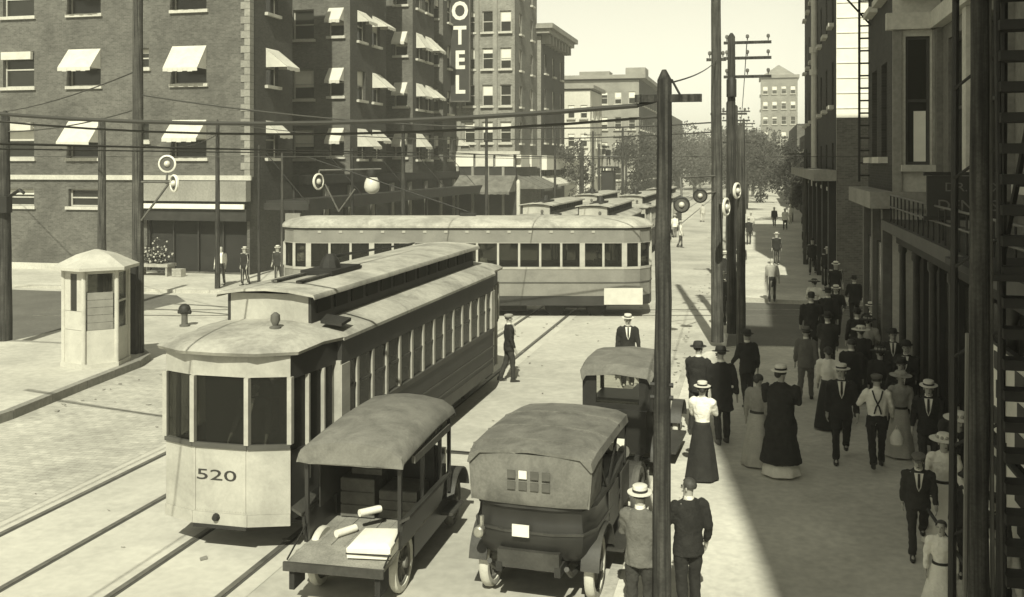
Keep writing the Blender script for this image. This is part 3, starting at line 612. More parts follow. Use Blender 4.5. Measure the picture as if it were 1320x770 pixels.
# middle pair hanging in front of the hotel street side
disc_signal('disc_signal', 'oval-looking white-rimmed signal over the side street streetcar', (-16.95,37.2,4.9), R(76), .33, 'lensr')
t = thing('globe_signal', 'round white lamp hanging over the side street streetcar', 'signal', (-14.95,37.9,4.75), 0, 'round traffic signals at the crossing')
MB().lathe([(.05,.42),(.22,.3),(.3,.1),(.32,-.08),(.26,-.24),(.12,-.33),(.01,-.35)], 20).build('globe', M['lensw'], t, True)
MB().lathe([(.02,.62),(.2,.6),(.24,.44),(.2,.3)], 16).build('hood', M['iron'], t, True)
sig_arm('signal_bracket', 'iron V bracket above the side street streetcar roof', [[(-16.2,37.5,3.7),(-16.75,37.4,4.8)],[(-16.2,37.5,3.7),(-15.55,37.6,4.6)],[(-16.95,37.3,5.35),(-14.55,37.9,5.4)],[(-16.95,37.3,5.35),(-16.95,37.25,5.15)]], .035)
utility_pole('slim iron post standing behind the side street streetcar', -16.2, 38.9, 6.0, .08, .06, [], 'iron', name='signal_post')
# right group by the corner poles
disc_signal('disc_signal', 'dark round signal with pale centre, left and lower by the corner pole', (-2.13,29.9,4.42), R(6), .24, 'lensr', 'iron')
disc_signal('disc_signal', 'dark round signal with pale centre, nearer the corner pole', (-1.62,30.4,4.67), R(6), .21, 'lensr', 'iron')
disc_signal('disc_signal', 'edge-on white-rimmed signal on the right of the corner pole', (-.86,30.0,4.36), R(72), .27, 'lensr')
disc_signal('disc_signal', 'small edge-on white-rimmed signal, rightmost of the corner group', (-.56,30.3,4.83), R(68), .24, 'lensr')
sig_arm('signal_bracket', 'dark iron frame carrying the two round signals by the corner pole', [[(-2.25,30.6,5.2),(-1.2,31.6,5.25)],[(-2.2,30.4,5.2),(-2.13,30.1,4.5)],[(-1.95,30.5,5.15),(-1.62,30.5,4.7)],[(-1.62,30.5,4.7),(-1.2,31.6,4.75)]], .03)
sig_arm('signal_bracket', 'short iron arm carrying the two edge-on signals', [[(-1.1,31.6,4.4),(-.8,30.1,4.4)],[(-.45,30.9,4.9),(-.56,30.4,4.85)]], .03)

b = MB(); rs = random.Random(3)
for q in range(420):
    x = rs.choice((rs.uniform(-15.8,-1.9), rs.gauss(-2.1,.25), rs.gauss(-15.6,.3), rs.gauss(-7.5,1.6))); y = rs.uniform(11,60); a = rs.uniform(0,PI); l = rs.uniform(.02,.09); w_ = l*rs.uniform(.25,.8)
    if not -15.9 < x < -1.95: continue
    b.slab([(x+cos(a)*l,y+sin(a)*l,.02),(x-sin(a)*w_,y+cos(a)*w_,.012),(x-cos(a)*l,y-sin(a)*l,.02),(x+sin(a)*w_,y-cos(a)*w_,.012)], (0,0,.012))
stuff(b.build('litter', M['bed']))
# ------------------------------------------------------------------ guard booth and hydrant
bx = thing('guard_booth', 'white wooden street booth with hipped roof on the kerb corner', 'booth', (-17.45,24.0,.2), R(14))
N8 = 6; rb_ = .82
def ngon(r, z, a0=0): return [(r*cos(2*PI*k/N8+a0), r*sin(2*PI*k/N8+a0), z) for k in range(N8)]
A0 = R(-30)-R(60)+R(0)
MB().rings([ngon(.90,0,A0),ngon(.90,.12,A0)]).build('base', M['box'], bx)
for k in range(N8):
    a, c = ngon(rb_,0,A0)[k], ngon(rb_,0,A0)[(k+1)%N8]; a, c = Vector(a), Vector(c); d = (c-a).normalized(); nn = Vector((d.y,-d.x,0))
    up = Vector((0,0,1)); ang = math.atan2(d.y,d.x); Lw = (c-a).length
    MB().box(.03,Lw-.03,.0,.04,.12,1.0).build('panel', M['box'], bx, False, a, (0,0,ang))
    kind = k % 3
    if k == 0:      # boarded panel with slats
        for j in range(5): MB().box(.09,Lw-.09,.005+.004*(j%2),.04,1.01+j*.2,1.2+j*.2).build('slat', M['boxg'], bx, False, a, (0,0,ang))
        MB().box(.1,Lw-.1,.02,.03,2.02,2.5).build('pane', M['cglass'], bx, False, a, (0,0,ang))
    elif k == 5:
        MB().box(.03,Lw-.03,0,.04,1.01,1.5).build('panel', M['box'], bx, False, a, (0,0,ang))
        MB().box(.28,Lw-.28,.02,.03,1.51,2.5).build('pane', M['glass'], bx, False, a, (0,0,ang))
        for x0,x1 in ((.03,.28),(Lw-.28,Lw-.03)): MB().box(x0,x1,0,.04,1.51,2.5).build('panel', M['box'], bx, False, a, (0,0,ang))
    else:
        f = MB().box(.08,.14,0,.045,1.01,2.5).box(Lw-.14,Lw-.08,0,.045,1.01,2.5).box(.14,Lw-.14,0,.04,1.7,1.75)
        f.build('sash', M['box'], bx, False, a, (0,0,ang)); MB().box(.14,Lw-.14,.02,.03,1.01,2.5).build('pane', M['cglass'], bx, False, a, (0,0,ang))
    MB().tube([(a.x,a.y,.12),(a.x,a.y,2.6)], .06, 8).build('post', M['box'], bx)
    MB().box(.0,Lw,-.01,.05,2.5,2.62).build('head_rail', M['box'], bx, False, a, (0,0,ang))
MB().rings([ngon(1.12,2.6,A0),ngon(1.12,2.68,A0),ngon(.5,2.98,A0),ngon(.05,3.1,A0)]).build('roof', M['box'], bx)
hy = thing('hydrant', 'squat iron hydrant with a dark cap beside the curved rail', 'hydrant', (-19.2,31.2,0)); hy.scale = (.78,.78,.8)
MB().lathe([(.22,0),(.22,.08),(.14,.1),(.13,.5),(.17,.52),(.17,.56)], 12).build('barrel', M['giron'], hy, True)
MB().lathe([(.2,.56),(.26,.62),(.26,.78),(.2,.9),(.08,.97),(.02,.98)], 12).build('cap', M['iron'], hy, True)
MB().tube([(-.3,0,.62),(.3,0,.62)], .09, 8).build('nozzle', M['iron'], hy)
stand = thing('flower_stand', 'stand heaped with pale flowers in the hotel shop doorway', 'market stand', (-28.6,43.9,.13))
MB().box(-.9,.9,-.4,.4,.45,.6).build('shelf', M['crate'], stand)
for s in (-.8,.8): MB().box(s-.05,s+.05,-.35,.35,0,.44).build('leg', M['crate'], stand)
b = MB()
lf_ = MB()
for k in range(130):
    p = Vector((random.gauss(0,.34),random.uniform(-.3,.3),.66+abs(random.gauss(0,.34))))
    b.ball(p, random.uniform(.025,.065), 6, 4)
    for q in range(3):
        d = Vector((random.gauss(0,1),random.gauss(0,1),random.gauss(0,1))).normalized()*.13; e = d.orthogonal().normalized()*.035; c_ = p+Vector((random.gauss(0,.06),random.gauss(0,.06),random.gauss(-.04,.06)))
        lf_.add([c_-d,c_-e,c_+d,c_+e],[(0,1,2),(0,2,3)])
stuff(lf_.build('foliage', M['dleaf'], stand))
stuff(b.build('flowers', M['fruit'], stand))
cr_ = thing('crate', 'small pale crate on the pavement right of the flower stand', 'crate', (-27.2,43.7,.13))
for s in range(3): MB().box(-.25,.25,-.22,-.2,.02+s*.14,.13+s*.14).build('slat', M['crate'], cr_)
MB().box(-.25,.25,-.195,.2,.01,.38).build('body', M['fruit'], cr_)

# ------------------------------------------------------------------ streetcars
def wheel_mesh(r, wdt, m1='dtyre', spokes=0):
    return None
def streetcar(name, label, loc, rz, number=None, group=None, L0=-4.35, L1=4.95):
    """front at -y; body from L0 to L1, platforms beyond"""
    t = thing(name, label, 'streetcar', loc, rz, group)
    hw = 1.2; zf, zs, zb, zw, zl, ze = .48, .78, 1.62, 2.52, 2.90, 2.98
    LP_, FW, FC = 1.50, 1.0, .43     # platform length, half width at the front corners, half width of the middle facet
    # sides
    for s in (-1,1):
        b = MB().box(s*hw-.03,s*hw+.03,L0,L1,zs,zb-.1); b.build('side_panel', M['body'], t)
        MB().box(s*hw-.05,s*hw+.05,L0,L1,zb-.098,zb).build('belt_rail', M['belt'], t)
        MB().box(s*(hw+.005)-.03,s*(hw+.005)+.03,L0,L1,zs-.25,zs-.003).build('sill', M['belt'], t)
        MB().box(s*(hw-.005)-.04,s*(hw-.005)+.04,L0,L1,zw,zl).build('letterboard', M['body'], t)
        MB().box(s*(hw+.035)-.012,s*(hw+.035)+.012,L0,L1,1.15,1.19).build('moulding', M['belt'], t)
        MB().box(s*(hw+.035)-.012,s*(hw+.035)+.012,L0,L1,.86,.89).build('moulding', M['belt'], t)
        n = 14; p = (L1-L0)/n
        pm = MB().box(-.035,.035,-.045,.045,zb+.002,zw-.002).mesh('window_post', M['cream'])
        gm = MB().box(-.006,.006,.05,p-.05,zb+.02,zw-.02).mesh('pane', M['cglass'])
        rm = MB().box(-.02,.02,.045,p-.045,zb+.46,zb+.5).mesh('sash_rail', M['belt'])
        for i in range(n+1):
            wd = 3.6 if i in (0,n) else 1
            o = ob('window_post', pm, t, (s*hw, L0+p*i+(.12 if i==0 else -.08 if i==n else 0), 0)); o.scale = (1.5 if wd>1 else 1, wd, 1)
            if i < n:
                ob('pane', gm, t, (s*hw, L0+p*i, 0)); ob('sash_rail', rm, t, (s*hw, L0+p*i, 0))
    MB().prism([(-1.1,L0),(-.9,L0-LP_+.3),(-.35,L0-LP_+.12),(.35,L0-LP_+.12),(.9,L0-LP_+.3),(1.1,L0),(1.1,L1),(.9,L1+LP_-.3),(.35,L1+LP_-.12),(-.35,L1+LP_-.12),(-.9,L1+LP_-.3),(-1.1,L1)],zs-.12,zs-.02).build('floor', M['under'], t)
    for y in (L0,L1):
        MB().box(-hw+.06,-.4,y-.03,y+.03,zs,zl).box(.4,hw-.06,y-.03,y+.03,zs,zl).build('bulkhead', M['body'], t)
    sm = MB().box(-.42,.42,-.22,.22,1.1,1.2).box(-.42,.42,.16,.22,1.2,1.72).mesh('seat', M['seat'])
    for i in range(9):
        for s in (-.68,.68): ob('seat', sm, t, (s, L0+.7+i*.98, 0))
    # platforms
    for e, sg in ((L0,-1),(L1,1)):
        yf = e+sg*LP_; yc = e+sg*(LP_-.20)
        P = [(-hw+.04,e),(-FW,yc),(-FC,yf),(FC,yf),(FW,yc),(hw-.04,e)]
        def wall(z0,z1,off,m_,nm,segs=(0,1,2,3,4)):
            b = MB()
            for i in segs:
                (xa,ya),(xb,yb) = P[i],P[i+1]
                d = Vector((xb-xa,yb-ya,0)).normalized(); nn = Vector((d.y,-d.x,0))*(-sg if False else (1 if sg<0 else -1))
                o1 = nn*off; o2 = nn*(off-.05)
                b.hexa([(xa+o2.x,ya+o2.y,z0),(xb+o2.x,yb+o2.y,z0),(xb+o1.x,yb+o1.y,z0),(xa+o1.x,ya+o1.y,z0),
                        (xa+o2.x,ya+o2.y,z1),(xb+o2.x,yb+o2.y,z1),(xb+o1.x,yb+o1.y,z1),(xa+o1.x,ya+o1.y,z1)])
            return b.build(nm, M[m_], t)
        wall(.62,zb-.07,.0,'cream','dash_panel',(1,2,3)); wall(zb-.068,zb,.03,'belt','dash_cap',(1,2,3))
        wall(.45,.618,.02,'cream','bumper',(1,2,3)); wall(zw+.06,zl-.02,.0,'cream','front_letterboard',(1,2,3))
        [(wall(zw+.02,zl-.02,.0,'body','side_letterboard',(q,)), wall(.5,1.5,-.02,'body','platform_door',(q,)), wall(1.502,zw+.018,-.03,'cglass','door_window',(q,))) for q in (0,4)]
        wall(zb+.002,zw+.058,-.03,'cglass','front_window',(1,2,3))
        for i,(x,y) in enumerate(P):
            r_ = .034 if 0<i<5 else .07
            MB().box(x-r_,x+r_,y-.045,y+.045,zb if 0<i<5 else .5,zw+.06).build('front_post', M['cream'], t)
        for s in (0,4):
            (xa,ya),(xb,yb) = P[s],P[s+1]
            for q in (.35,.68): MB().box(xa+(xb-xa)*q-.03,xa+(xb-xa)*q+.03,ya+(yb-ya)*q-.025,ya+(yb-ya)*q+.025,1.0,zw+.02).build('door_post', M['cream'], t)
        MB().box(-.42,.42,yf-.03,yf+sg*.05+.04,.40,.449).build('coupler_bar', M['under'], t)
        MB().lathe([(.04,-.06),(.06,0),(.04,.06)], 10, (-.05,yf+sg*.02,.56), 'y').build('coupler', M['under'], t, True)
        [MB().box(min(q*.66,q*1.0),max(q*.66,q*1.0),e+sg*.5-.3,e+sg*.5+.3,.3,.35).build('step', M['under'], t) for q in (-1,1)]
        # hood roof over the platform
        rings = []
        outline = [(-hw-.06,e),(-hw*.93,e+sg*.45),(-FW-.12,yc),(-FC-.15,yf+sg*.1),(0,yf+sg*.14),(FC+.15,yf+sg*.1),(FW+.12,yc),(hw*.93,e+sg*.45),(hw+.06,e)]
        for q,(sc_,z) in enumerate(((1.0,2.90),(1.02,2.95),(.97,3.0),(.82,3.07),(.6,3.13),(.3,3.17),(.02,3.18))):
            rings.append([(x*sc_, e+(y-e)*sc_, z) for x,y in outline])
        MB().rings(rings, close=False, cap=False).build('hood', M['roofc'], t, True)
        lm = MB().rings([[(x*.98, e+(y-e)*.98, 2.93) for x,y in outline],[(x*.02,e,2.935) for x,y in outline]], close=False, cap=False).build('hood_lining', M['body'], t)
    # roof: lower decks and monitor
    mh = .72
    for s in (-1,1):
        prof = [(s*(hw+.08),2.94),(s*(hw+.02),3.0),(s*1.0,3.07),(s*.85,3.11),(s*mh,3.13)]
        MB().rings([[(x,y,z) for x,z in prof]+[(x,y,z-.05) for x,z in prof[::-1]] for y in (L0-.02,L1+.02)]).build('roof_deck', M['roofc'], t, True)
        MB().box(s*(mh-.02)-.02,s*(mh-.02)+.02,L0+.0,L1-.0,3.10,3.58).build('clerestory', M['body'], t)
        vm = MB().box(-.012,.012,0,.5,3.27,3.5).mesh('vent_sash', M['dark'])
        for i in range(13): ob('vent_sash', vm, t, (s*(mh+.008), L0+.2+i*.7, 0))
    for y in (L0+.02,L1-.02): MB().box(-mh+.05,mh-.05,y-.02,y+.02,3.1,3.58).build('clerestory', M['cream'], t)
    prof = [(-mh-.12,3.56),(-mh-.1,3.60),(-.4,3.66),(0,3.68),(.4,3.66),(mh+.1,3.60),(mh+.12,3.56)]
    MB().rings([[(x,y,z) for x,z in prof]+[(x,y,z-.04) for x,z in prof[::-1]] for y in (L0-.15,L1+.15)]).build('monitor_roof', M['roofc'], t, True)
    tb = MB().box(-.3,.3,1.0-3.6,2.3-3.6,3.68,3.76).lathe([(.2,3.76),(.16,3.9),(.08,4.0)], 10, (0,1.6-3.6,0)); tb.build('trolley_base', M['iron'], t)
    for s in (-.22,.22): MB().box(s-.05,s+.05,L0+.6,L0+3.2,3.68,3.72).build('walk_board', M['pole2'], t)
    MB().tube([(0,1.7-3.6,3.95),(0,2.6,3.84)], [.03,.018], 6).build('trolley_pole', M['iron'], t)
    # roof fittings
    MB().lathe([(.09,3.05),(.09,3.17),(.04,3.19),(.075,3.27),(.07,3.35),(.02,3.39)], 10, (.42,L0-.62,0)).build('roof_bell', M['giron'], t, True)
    MB().slab([(hw-.28,L0-.1,3.16),(hw+.02,L0+.02,3.10),(hw-.02,L0+.5,3.12),(hw-.35,L0+.3,3.2)], (0,0,.05)).build('gutter_board', M['under'], t)
    # trucks
    for y in (L0+1.5,L1-1.5):
        for s in (-.74,.74):
            MB().box(s-.05,s+.05,y-1.1,y+1.1,.3,.45).build('truck_frame', M['under'], t)
            for dy in (-.72,.72): MB().lathe([(.36,-.05),(.4,-.05),(.4,.05),(.36,.05),(.1,.07)], 16, (s,y+dy,.41), 'x').build('wheel', M['under'], t, True)
    MB().box(-1.0,1.0,L0+2.6,L1-2.6,.25,.66).build('equipment_box', M['under'], t)
    for e, sg in ((L0,-1),):
        for x in (-.40,.40): MB().box(x-.008,x+.008,e-LP_-.012,e-LP_+.01,.64,1.54).build('panel_seam', M['cream'], t)
        b = MB()
        for q in range(20): b.box(-.41+q*.0432-.006,-.41+q*.0432+.006,e-LP_-.008,e-LP_+.01,.64,.652)
        b.build('rivet_row', M['cream'], t)['kind'] = 'stuff'
    if number: text(number, .215, M['sign'], t, 'number', (-.06,L0-LP_-.004,1.15), (R(90),0,0), .004, sx=2.05)
    return t
c1 = streetcar('streetcar', 'cream streetcar numbered 520 with monitor roof beside the delivery truck', (-7.49,18.95,0), 0, '520')
c2 = copy_tree(c1, None, ('number','trolley_pole')); c2.location = (-10.45,52.5,0); tag(c2, 'far streetcar on the left track right behind the crossing car', 'streetcar', 'streetcars queued up the street')
c3 = copy_tree(c2, None); c3.location = (-7.49,51.5,0); tag(c3, 'far streetcar on the right track right behind the crossing car', 'streetcar', 'streetcars queued up the street')
c5 = copy_tree(c2, None); c5.location = (-7.49,66.5,0); tag(c5, 'second far streetcar in the right track queue', 'streetcar', 'streetcars queued up the street')
c6 = copy_tree(c2, None); c6.location = (-7.49,83,0); tag(c6, 'third far streetcar in the right track queue', 'streetcar', 'streetcars queued up the street')
c4 = copy_tree(c2, None); c4.location = (-10.45,67.5,0); tag(c4, 'second far streetcar in the left track queue', 'streetcar', 'streetcars queued up the street')

# crossing car: long, arched roof, rounded ends
def cross_car():
    t = thing('streetcar', 'long grey streetcar crossing the junction side on', 'streetcar', (-10.55,36.5,0), CY)
    hl, hw = 6.9, 1.25
    def outline(o=0., n=6):     # plan outline with rounded ends
        pts = []
        for sx, a0 in ((1,-90),(-1,90)):
            for i in range(n+1):
                a = R(a0 + 180*i/n); pts.append((sx*(hl-1.15)+(1.15+o)*cos(a), (hw+o)*sin(a)))
        return pts
    def band(name, z0, z1, o, m_, th=.05):
        a, c = outline(o), outline(o-th); b = MB(); n = len(a)
        for i in range(n):
            j = (i+1)%n
            b.hexa([(*c[i],z0),(*c[j],z0),(*a[j],z0),(*a[i],z0),(*c[i],z1),(*c[j],z1),(*a[j],z1),(*a[i],z1)])
        return b.build(name, M[m_], t)
    band('skirt', .45, .8, .0, 'body'); band('side_panel', .803, 1.3, .0, 'gcar'); band('side_panel', 1.303, 1.77, .008, 'gcar'); band('moulding', 1.27,1.31,.025,'belt',.02)
    band('belt_rail', 1.773, 1.86, .03, 'cream'); band('letterboard', 2.74, 3.22, .0, 'gcar'); band('letterboard_trim', 2.72,2.738,.02,'cream',.05)
    band('upper_trim', 3.24,3.3,.03,'belt')
    band('pane', 1.863, 2.718, -.06, 'cglass', .012)
    o = outline(-.01); 
    n = 15; xs = [-(hl-1.15)+i*(2*(hl-1.15))/n for i in range(n+1)]
    pm = MB().box(-.05,.05,-.05,.05,1.862,2.718).mesh('window_post', M['cream'])
    for s in (-1,1):
        for i,x in enumerate(xs):
            p_ = ob('window_post', pm, t, (x, s*(hw-.03), 0)); p_.scale = (1.9 if i in (0,3,13,15) else .8,1,1)
    for sx in (-1,1):
        for a in (-60,-20,20,60):
            ob('window_post', pm, t, (sx*(hl-1.15+1.12*cos(R(a))), (hw-.03)*sin(R(a)), 0))
    vm = MB().box(-.06,.06,-.02,.02,3.0,3.08).mesh('vent', M['cream'])
    for i in range(14): ob('vent', vm, t, (xs[i]+.4, -hw-.01, .1))
    ds_ = text('WEST END', .17, M['white'], t, 'destination_sign', (-2.4,-hw-.035,3.12), (R(90),0,0), .004); bpy.data.objects.remove(ds_)
    rg = []
    for z, sc_ in ((3.28,1.03),(3.34,1.03),(3.44,.95),(3.54,.78),(3.62,.5),(3.66,.2),(3.67,.02)):
        rg.append([(x*(1-(1-sc_)*.16) if abs(x)>1 else x, y*sc_, z) for x,y in outline(.06)])
    MB().rings(rg, cap=False).build('roof', M['roofc'], t, True)
    MB().rings([[(x,y,3.26) for x,y in outline(-.02)],[(x*.9,y*.02,3.27) for x,y in outline(-.02)]], cap=False).build('ceiling', M['body'], t)
    MB().prism(outline(-.05), .72, .80).build('floor', M['under'], t)
    sm = MB().box(-.22,.22,-.42,.42,1.1,1.2).box(.16,.22,-.42,.42,1.2,1.75).mesh('seat', M['seat'])
    for i in range(11):
        for s in (-.7,.7): ob('seat', sm, t, (-4.6+i*.9, s, 0))
    for x in (-4,4):
        for s in (-.74,.74):
            MB().box(x-1.1,x+1.1,s-.05,s+.05,.3,.45).build('truck_frame', M['under'], t)
            for d in (-.75,.75): MB().lathe([(.36,-.05),(.4,-.05),(.4,.05),(.36,.05),(.1,.07)], 16, (x+d,s,.41), 'y').build('wheel', M['under'], t, True)
    MB().box(-2.2,2.2,-1.0,1.0,.22,.66).build('equipment_box', M['under'], t)
    f = MB().box(5.0,6.4,-1.36,-1.31,.5,1.1); f.build('white_panel', M['plaster'], t)
    MB().box(-.3,.3,-.3,.3,3.66,3.76).build('trolley_base', M['iron'], t); MB().tube([(0,0,3.8),(-6.0,0,5.85)], [.035,.02], 6).build('trolley_pole', M['iron'], t)
    MB().box(-6.85,-6.3,-.12,.12,3.45,3.75).build('headlamp', M['gcar'], t)
    return t
cross_car()

# ------------------------------------------------------------------ motor vehicles
def add_wheel(t, x, y, r, wd, tm='tyre', nsp=12):
    o = MB().lathe([(r-.09,-wd/2),(r-.02,-wd/2),(r,-wd/4),(r,wd/4),(r-.02,wd/2),(r-.09,wd/2),(r-.09,-wd/2)], 24, (0,0,0), 'x', False).build('wheel', M[tm], t, True, (x,y,r))
    MB().lathe([(r-.13,-wd*.35),(r-.085,-wd*.35),(r-.085,wd*.35),(r-.13,wd*.35),(r-.13,-wd*.35)], 24, (0,0,0), 'x', False).build('rim', M['spoke'], o, True)
    MB().lathe([(.02,-wd*.9),(.07,-wd*.8),(.08,0),(.07,wd*.8),(.02,wd*.9)], 10, (0,0,0), 'x').build('hub', M['spoke'], o, True)
    sp = MB().tube([(0,0,.06),(0,0,r-.12)], [.022,.016], 5).mesh('spoke', M['spoke'])
    for k in range(nsp): ob('spoke', sp, o, (0,0,0), (2*PI*k/nsp,0,0))
    return o
def fender(t, x, y, r, wd, a0, a1, m_='lac', name='fender'):
    ring = []
    for i in range(11):
        a = R(a0+(a1-a0)*i/10); ring.append([(x-wd/2,y+r*cos(a),r*.9+r*sin(a)),(x+wd/2,y+r*cos(a),r*.9+r*sin(a)),(x+wd/2,y+(r+.025)*cos(a),r*.9+(r+.025)*sin(a)),(x-wd/2,y+(r+.025)*cos(a),r*.9+(r+.025)*sin(a))])
    return MB().rings(ring).build(name, M[m_], t, True)
def touring_car(label, loc, rz=0):
    """rear axle at y=0, nose toward +y"""
    t = thing('touring_car', label, 'car', loc, rz); wb_, tr = 2.75, .70
    for y in (0,wb_):
        for s in (-1,1): add_wheel(t, s*tr, y, .42, .12)
        MB().tube([(-tr+.1,y,.42),(tr-.1,y,.42)], .04, 8).build('axle', M['under'], t)
    MB().lathe([(.04,-.25),(.16,-.1),(.18,0),(.16,.1),(.04,.25)], 12, (0,0,.42), 'x').build('differential', M['lac2'], t, True)
    for s in (-.38,.38): MB().box(s-.04,s+.04,-.75,3.2,.5,.62).build('chassis_rail', M['under'], t)
    for s in (-.5,.5):
        MB().tube([(s,-.75,.62),(s,-.5,.45),(s,0,.36),(s,.5,.45),(s,.8,.55)], (.035,.035), 6).build('leaf_spring', M['lac2'], t)
    # tub: rounded rear body
    def ring(z, o):
        pts = []
        for (x,y) in [(-.72,1.9),(-.78,1.2),(-.8,.4),(-.78,-.3),(-.66,-.58),(-.3,-.68),(.3,-.68),(.66,-.58),(.78,-.3),(.8,.4),(.78,1.2),(.72,1.9)]:
            pts.append((x*(1+o), y+(-o*1.2 if y<0 else 0), z))
        return pts
    MB().rings([ring(.62,-.12),ring(.72,-.03),ring(.9,.02),ring(1.0,.03),ring(1.12,.0),ring(1.27,-.01),ring(1.31,.01)]).build('body', M['lac'], t, True)
    MB().rings([ring(1.0,.045),ring(1.03,.045)]).build('moulding', M['lac2'], t)
    MB().rings([ring(1.31,.03),ring(1.37,.025),ring(1.37,-.12),ring(1.33,-.12)], cap=False).build('upholstery_roll', M['leather'], t, True)
    for y in (-.3,.95): MB().box(-.6,.6,y-.1,y+.12,1.0,1.55).build('seat_back', M['leather'], t)
    # bonnet, radiator, windscreen
    hood = []
    for y,k in ((1.95,1.0),(2.4,.92),(3.0,.8)):
        hood.append([(-.42*k,y,.65),(.42*k,y,.65),(.44*k,y,1.0),(.3*k,y,1.18),(0,y,1.24),(-.3*k,y,1.18),(-.44*k,y,1.0)])
    MB().rings(hood).build('bonnet', M['lac'], t, True)
    MB().box(-.36,.36,3.0,3.1,.6,1.15).build('radiator', M['brass'], t)
    for s in (-.34,.34):
        MB().lathe([(.06,-.1),(.13,0),(.13,.08),(.02,.09)], 12, (s,3.2,1.0), 'y').build('headlight', M['brass'], t, True)
    f = MB().box(-.62,-.58,1.9,1.94,1.3,1.95).box(.58,.62,1.9,1.94,1.3,1.95).box(-.58,.58,1.9,1.94,1.91,1.95); f.build('windscreen_frame', M['brass'], t); MB().box(-.58,.58,1.915,1.925,1.3,1.91).build('windscreen', M['cglass'], t)
    # canvas top
    bows = [(-.70,1.99,.82),(-.45,2.06,.84),(.2,2.075,.85),(1.0,2.07,.85),(1.75,2.02,.83)]
    top = []
    for y,z,hw in bows:
        top.append([(-hw,y,z-.16),(-hw*.97,y,z-.06),(-hw*.8,y,z),(-hw*.4,y,z+.035),(0,y,z+.045),(hw*.4,y,z+.035),(hw*.8,y,z),(hw*.97,y,z-.06),(hw,y,z-.16),
                    (hw*.97,y,z-.17),(hw*.8,y,z-.03),(0,y,z+.015),(-hw*.8,y,z-.03),(-hw*.97,y,z-.17)])
    MB().rings(top).build('canvas_top', M['canvas'], t, True)
    for y,z,hw in bows[1:4]: MB().tube([(-hw*.97,y,z-.06),(-hw*.8,y,z+.002),(-hw*.4,y,z+.037),(0,y,z+.047),(hw*.4,y,z+.037),(hw*.8,y,z+.002),(hw*.97,y,z-.06)], .014, 5).build('top_seam', M['canvas'], t)
    # rear curtain with small panes
    cur = [[(x*s_,y+(.08*abs(x)**3),z) for x in (-1,-.8,-.5,0,.5,.8,1)] for z,y,s_ in ((1.98,-.70,.80),(1.82,-.735,.79),(1.6,-.76,.77),(1.42,-.765,.75),(1.36,-.74,.75))]
    cur2 = [[(x,y+.02,z) for x,y,z in r] for r in cur]
    MB().rings([r+q[::-1] for r,q in zip(cur,cur2)]).build('rear_curtain', M['canvas'], t, True)
    for r_ in range(2):
        for c_ in range(4):
            x = -.26+c_*.15; z = 1.56+r_*.14
            MB().box(x,x+.105,-.785,-.772,z,z+.1).build('curtain_pane', M['lensr'] if not (r_==1 and c_==1) else M['plate'], t)
    for s in (-1,1):
        MB().hexa([(s*.76-.01,-.68,1.36),(s*.76+.01,-.68,1.36),(s*.76+.01,.05,1.36),(s*.76-.01,.05,1.36),(s*.80-.01,-.66,1.9),(s*.80+.01,-.66,1.9),(s*.83+.01,-.2,1.95),(s*.83-.01,-.2,1.95)]).build('side_curtain', M['canvas'], t)
        for a,c in (((s*.8,.3,1.3),(s*.8,-.3,1.95)),((s*.8,.3,1.3),(s*.82,1.0,2.0)),((s*.8,1.6,1.3),(s*.8,1.75,1.92))): MB().tube([a,c], .018, 5).build('top_bow', M['iron'], t)
        fender(t, s*.74, 0, .50, .24, 8, 172, 'lac2'); fender(t, s*.74, wb_, .50, .24, 12, 165, 'lac2')
        MB().box(s*.82-.16,s*.82+.16,.5,2.25,.42,.46).build('running_board', M['lac2'], t)
        for y in (.35,1.2): MB().box(s*.815-.006,s*.815+.012,y,y+.62,.75,1.28).build('door', M['lac2'], t)
    MB().box(-.19,.03,-.80,-.785,.98,1.13).build('number_plate', M['plate'], t)
    MB().lathe([(.03,-.1),(.065,-.06),(.07,.05),(.05,.07)], 10, (-.62,-.8,1.0), 'y').build('tail_lamp', M['brass'], t, True)
    MB().tube([(-.62,-.7,1.02),(-.62,-.7,1.16)], .03, 6).build('tail_lamp', M['brass'], t)
    MB().box(-.4,.4,-.74,-.6,.56,.78).build('tank', M['lac2'], t)
    # spare tyre on the right
    MB().lathe([(.27,-.05),(.36,-.05),(.38,0),(.36,.05),(.27,.05),(.27,-.05)], 20, (.95,1.85,.82), 'x', False).build('spare_tyre', M['dtyre'], t, True)
    MB().lathe([(.05,-.08),(.09,0),(.09,.06)], 10, (.72,2.0,1.35), 'y').build('cowl_lamp', M['brass'], t, True)
    return t
touring_car('open touring car with its canvas top raised, seen from behind', (-2.74,13.05,0), R(-3))
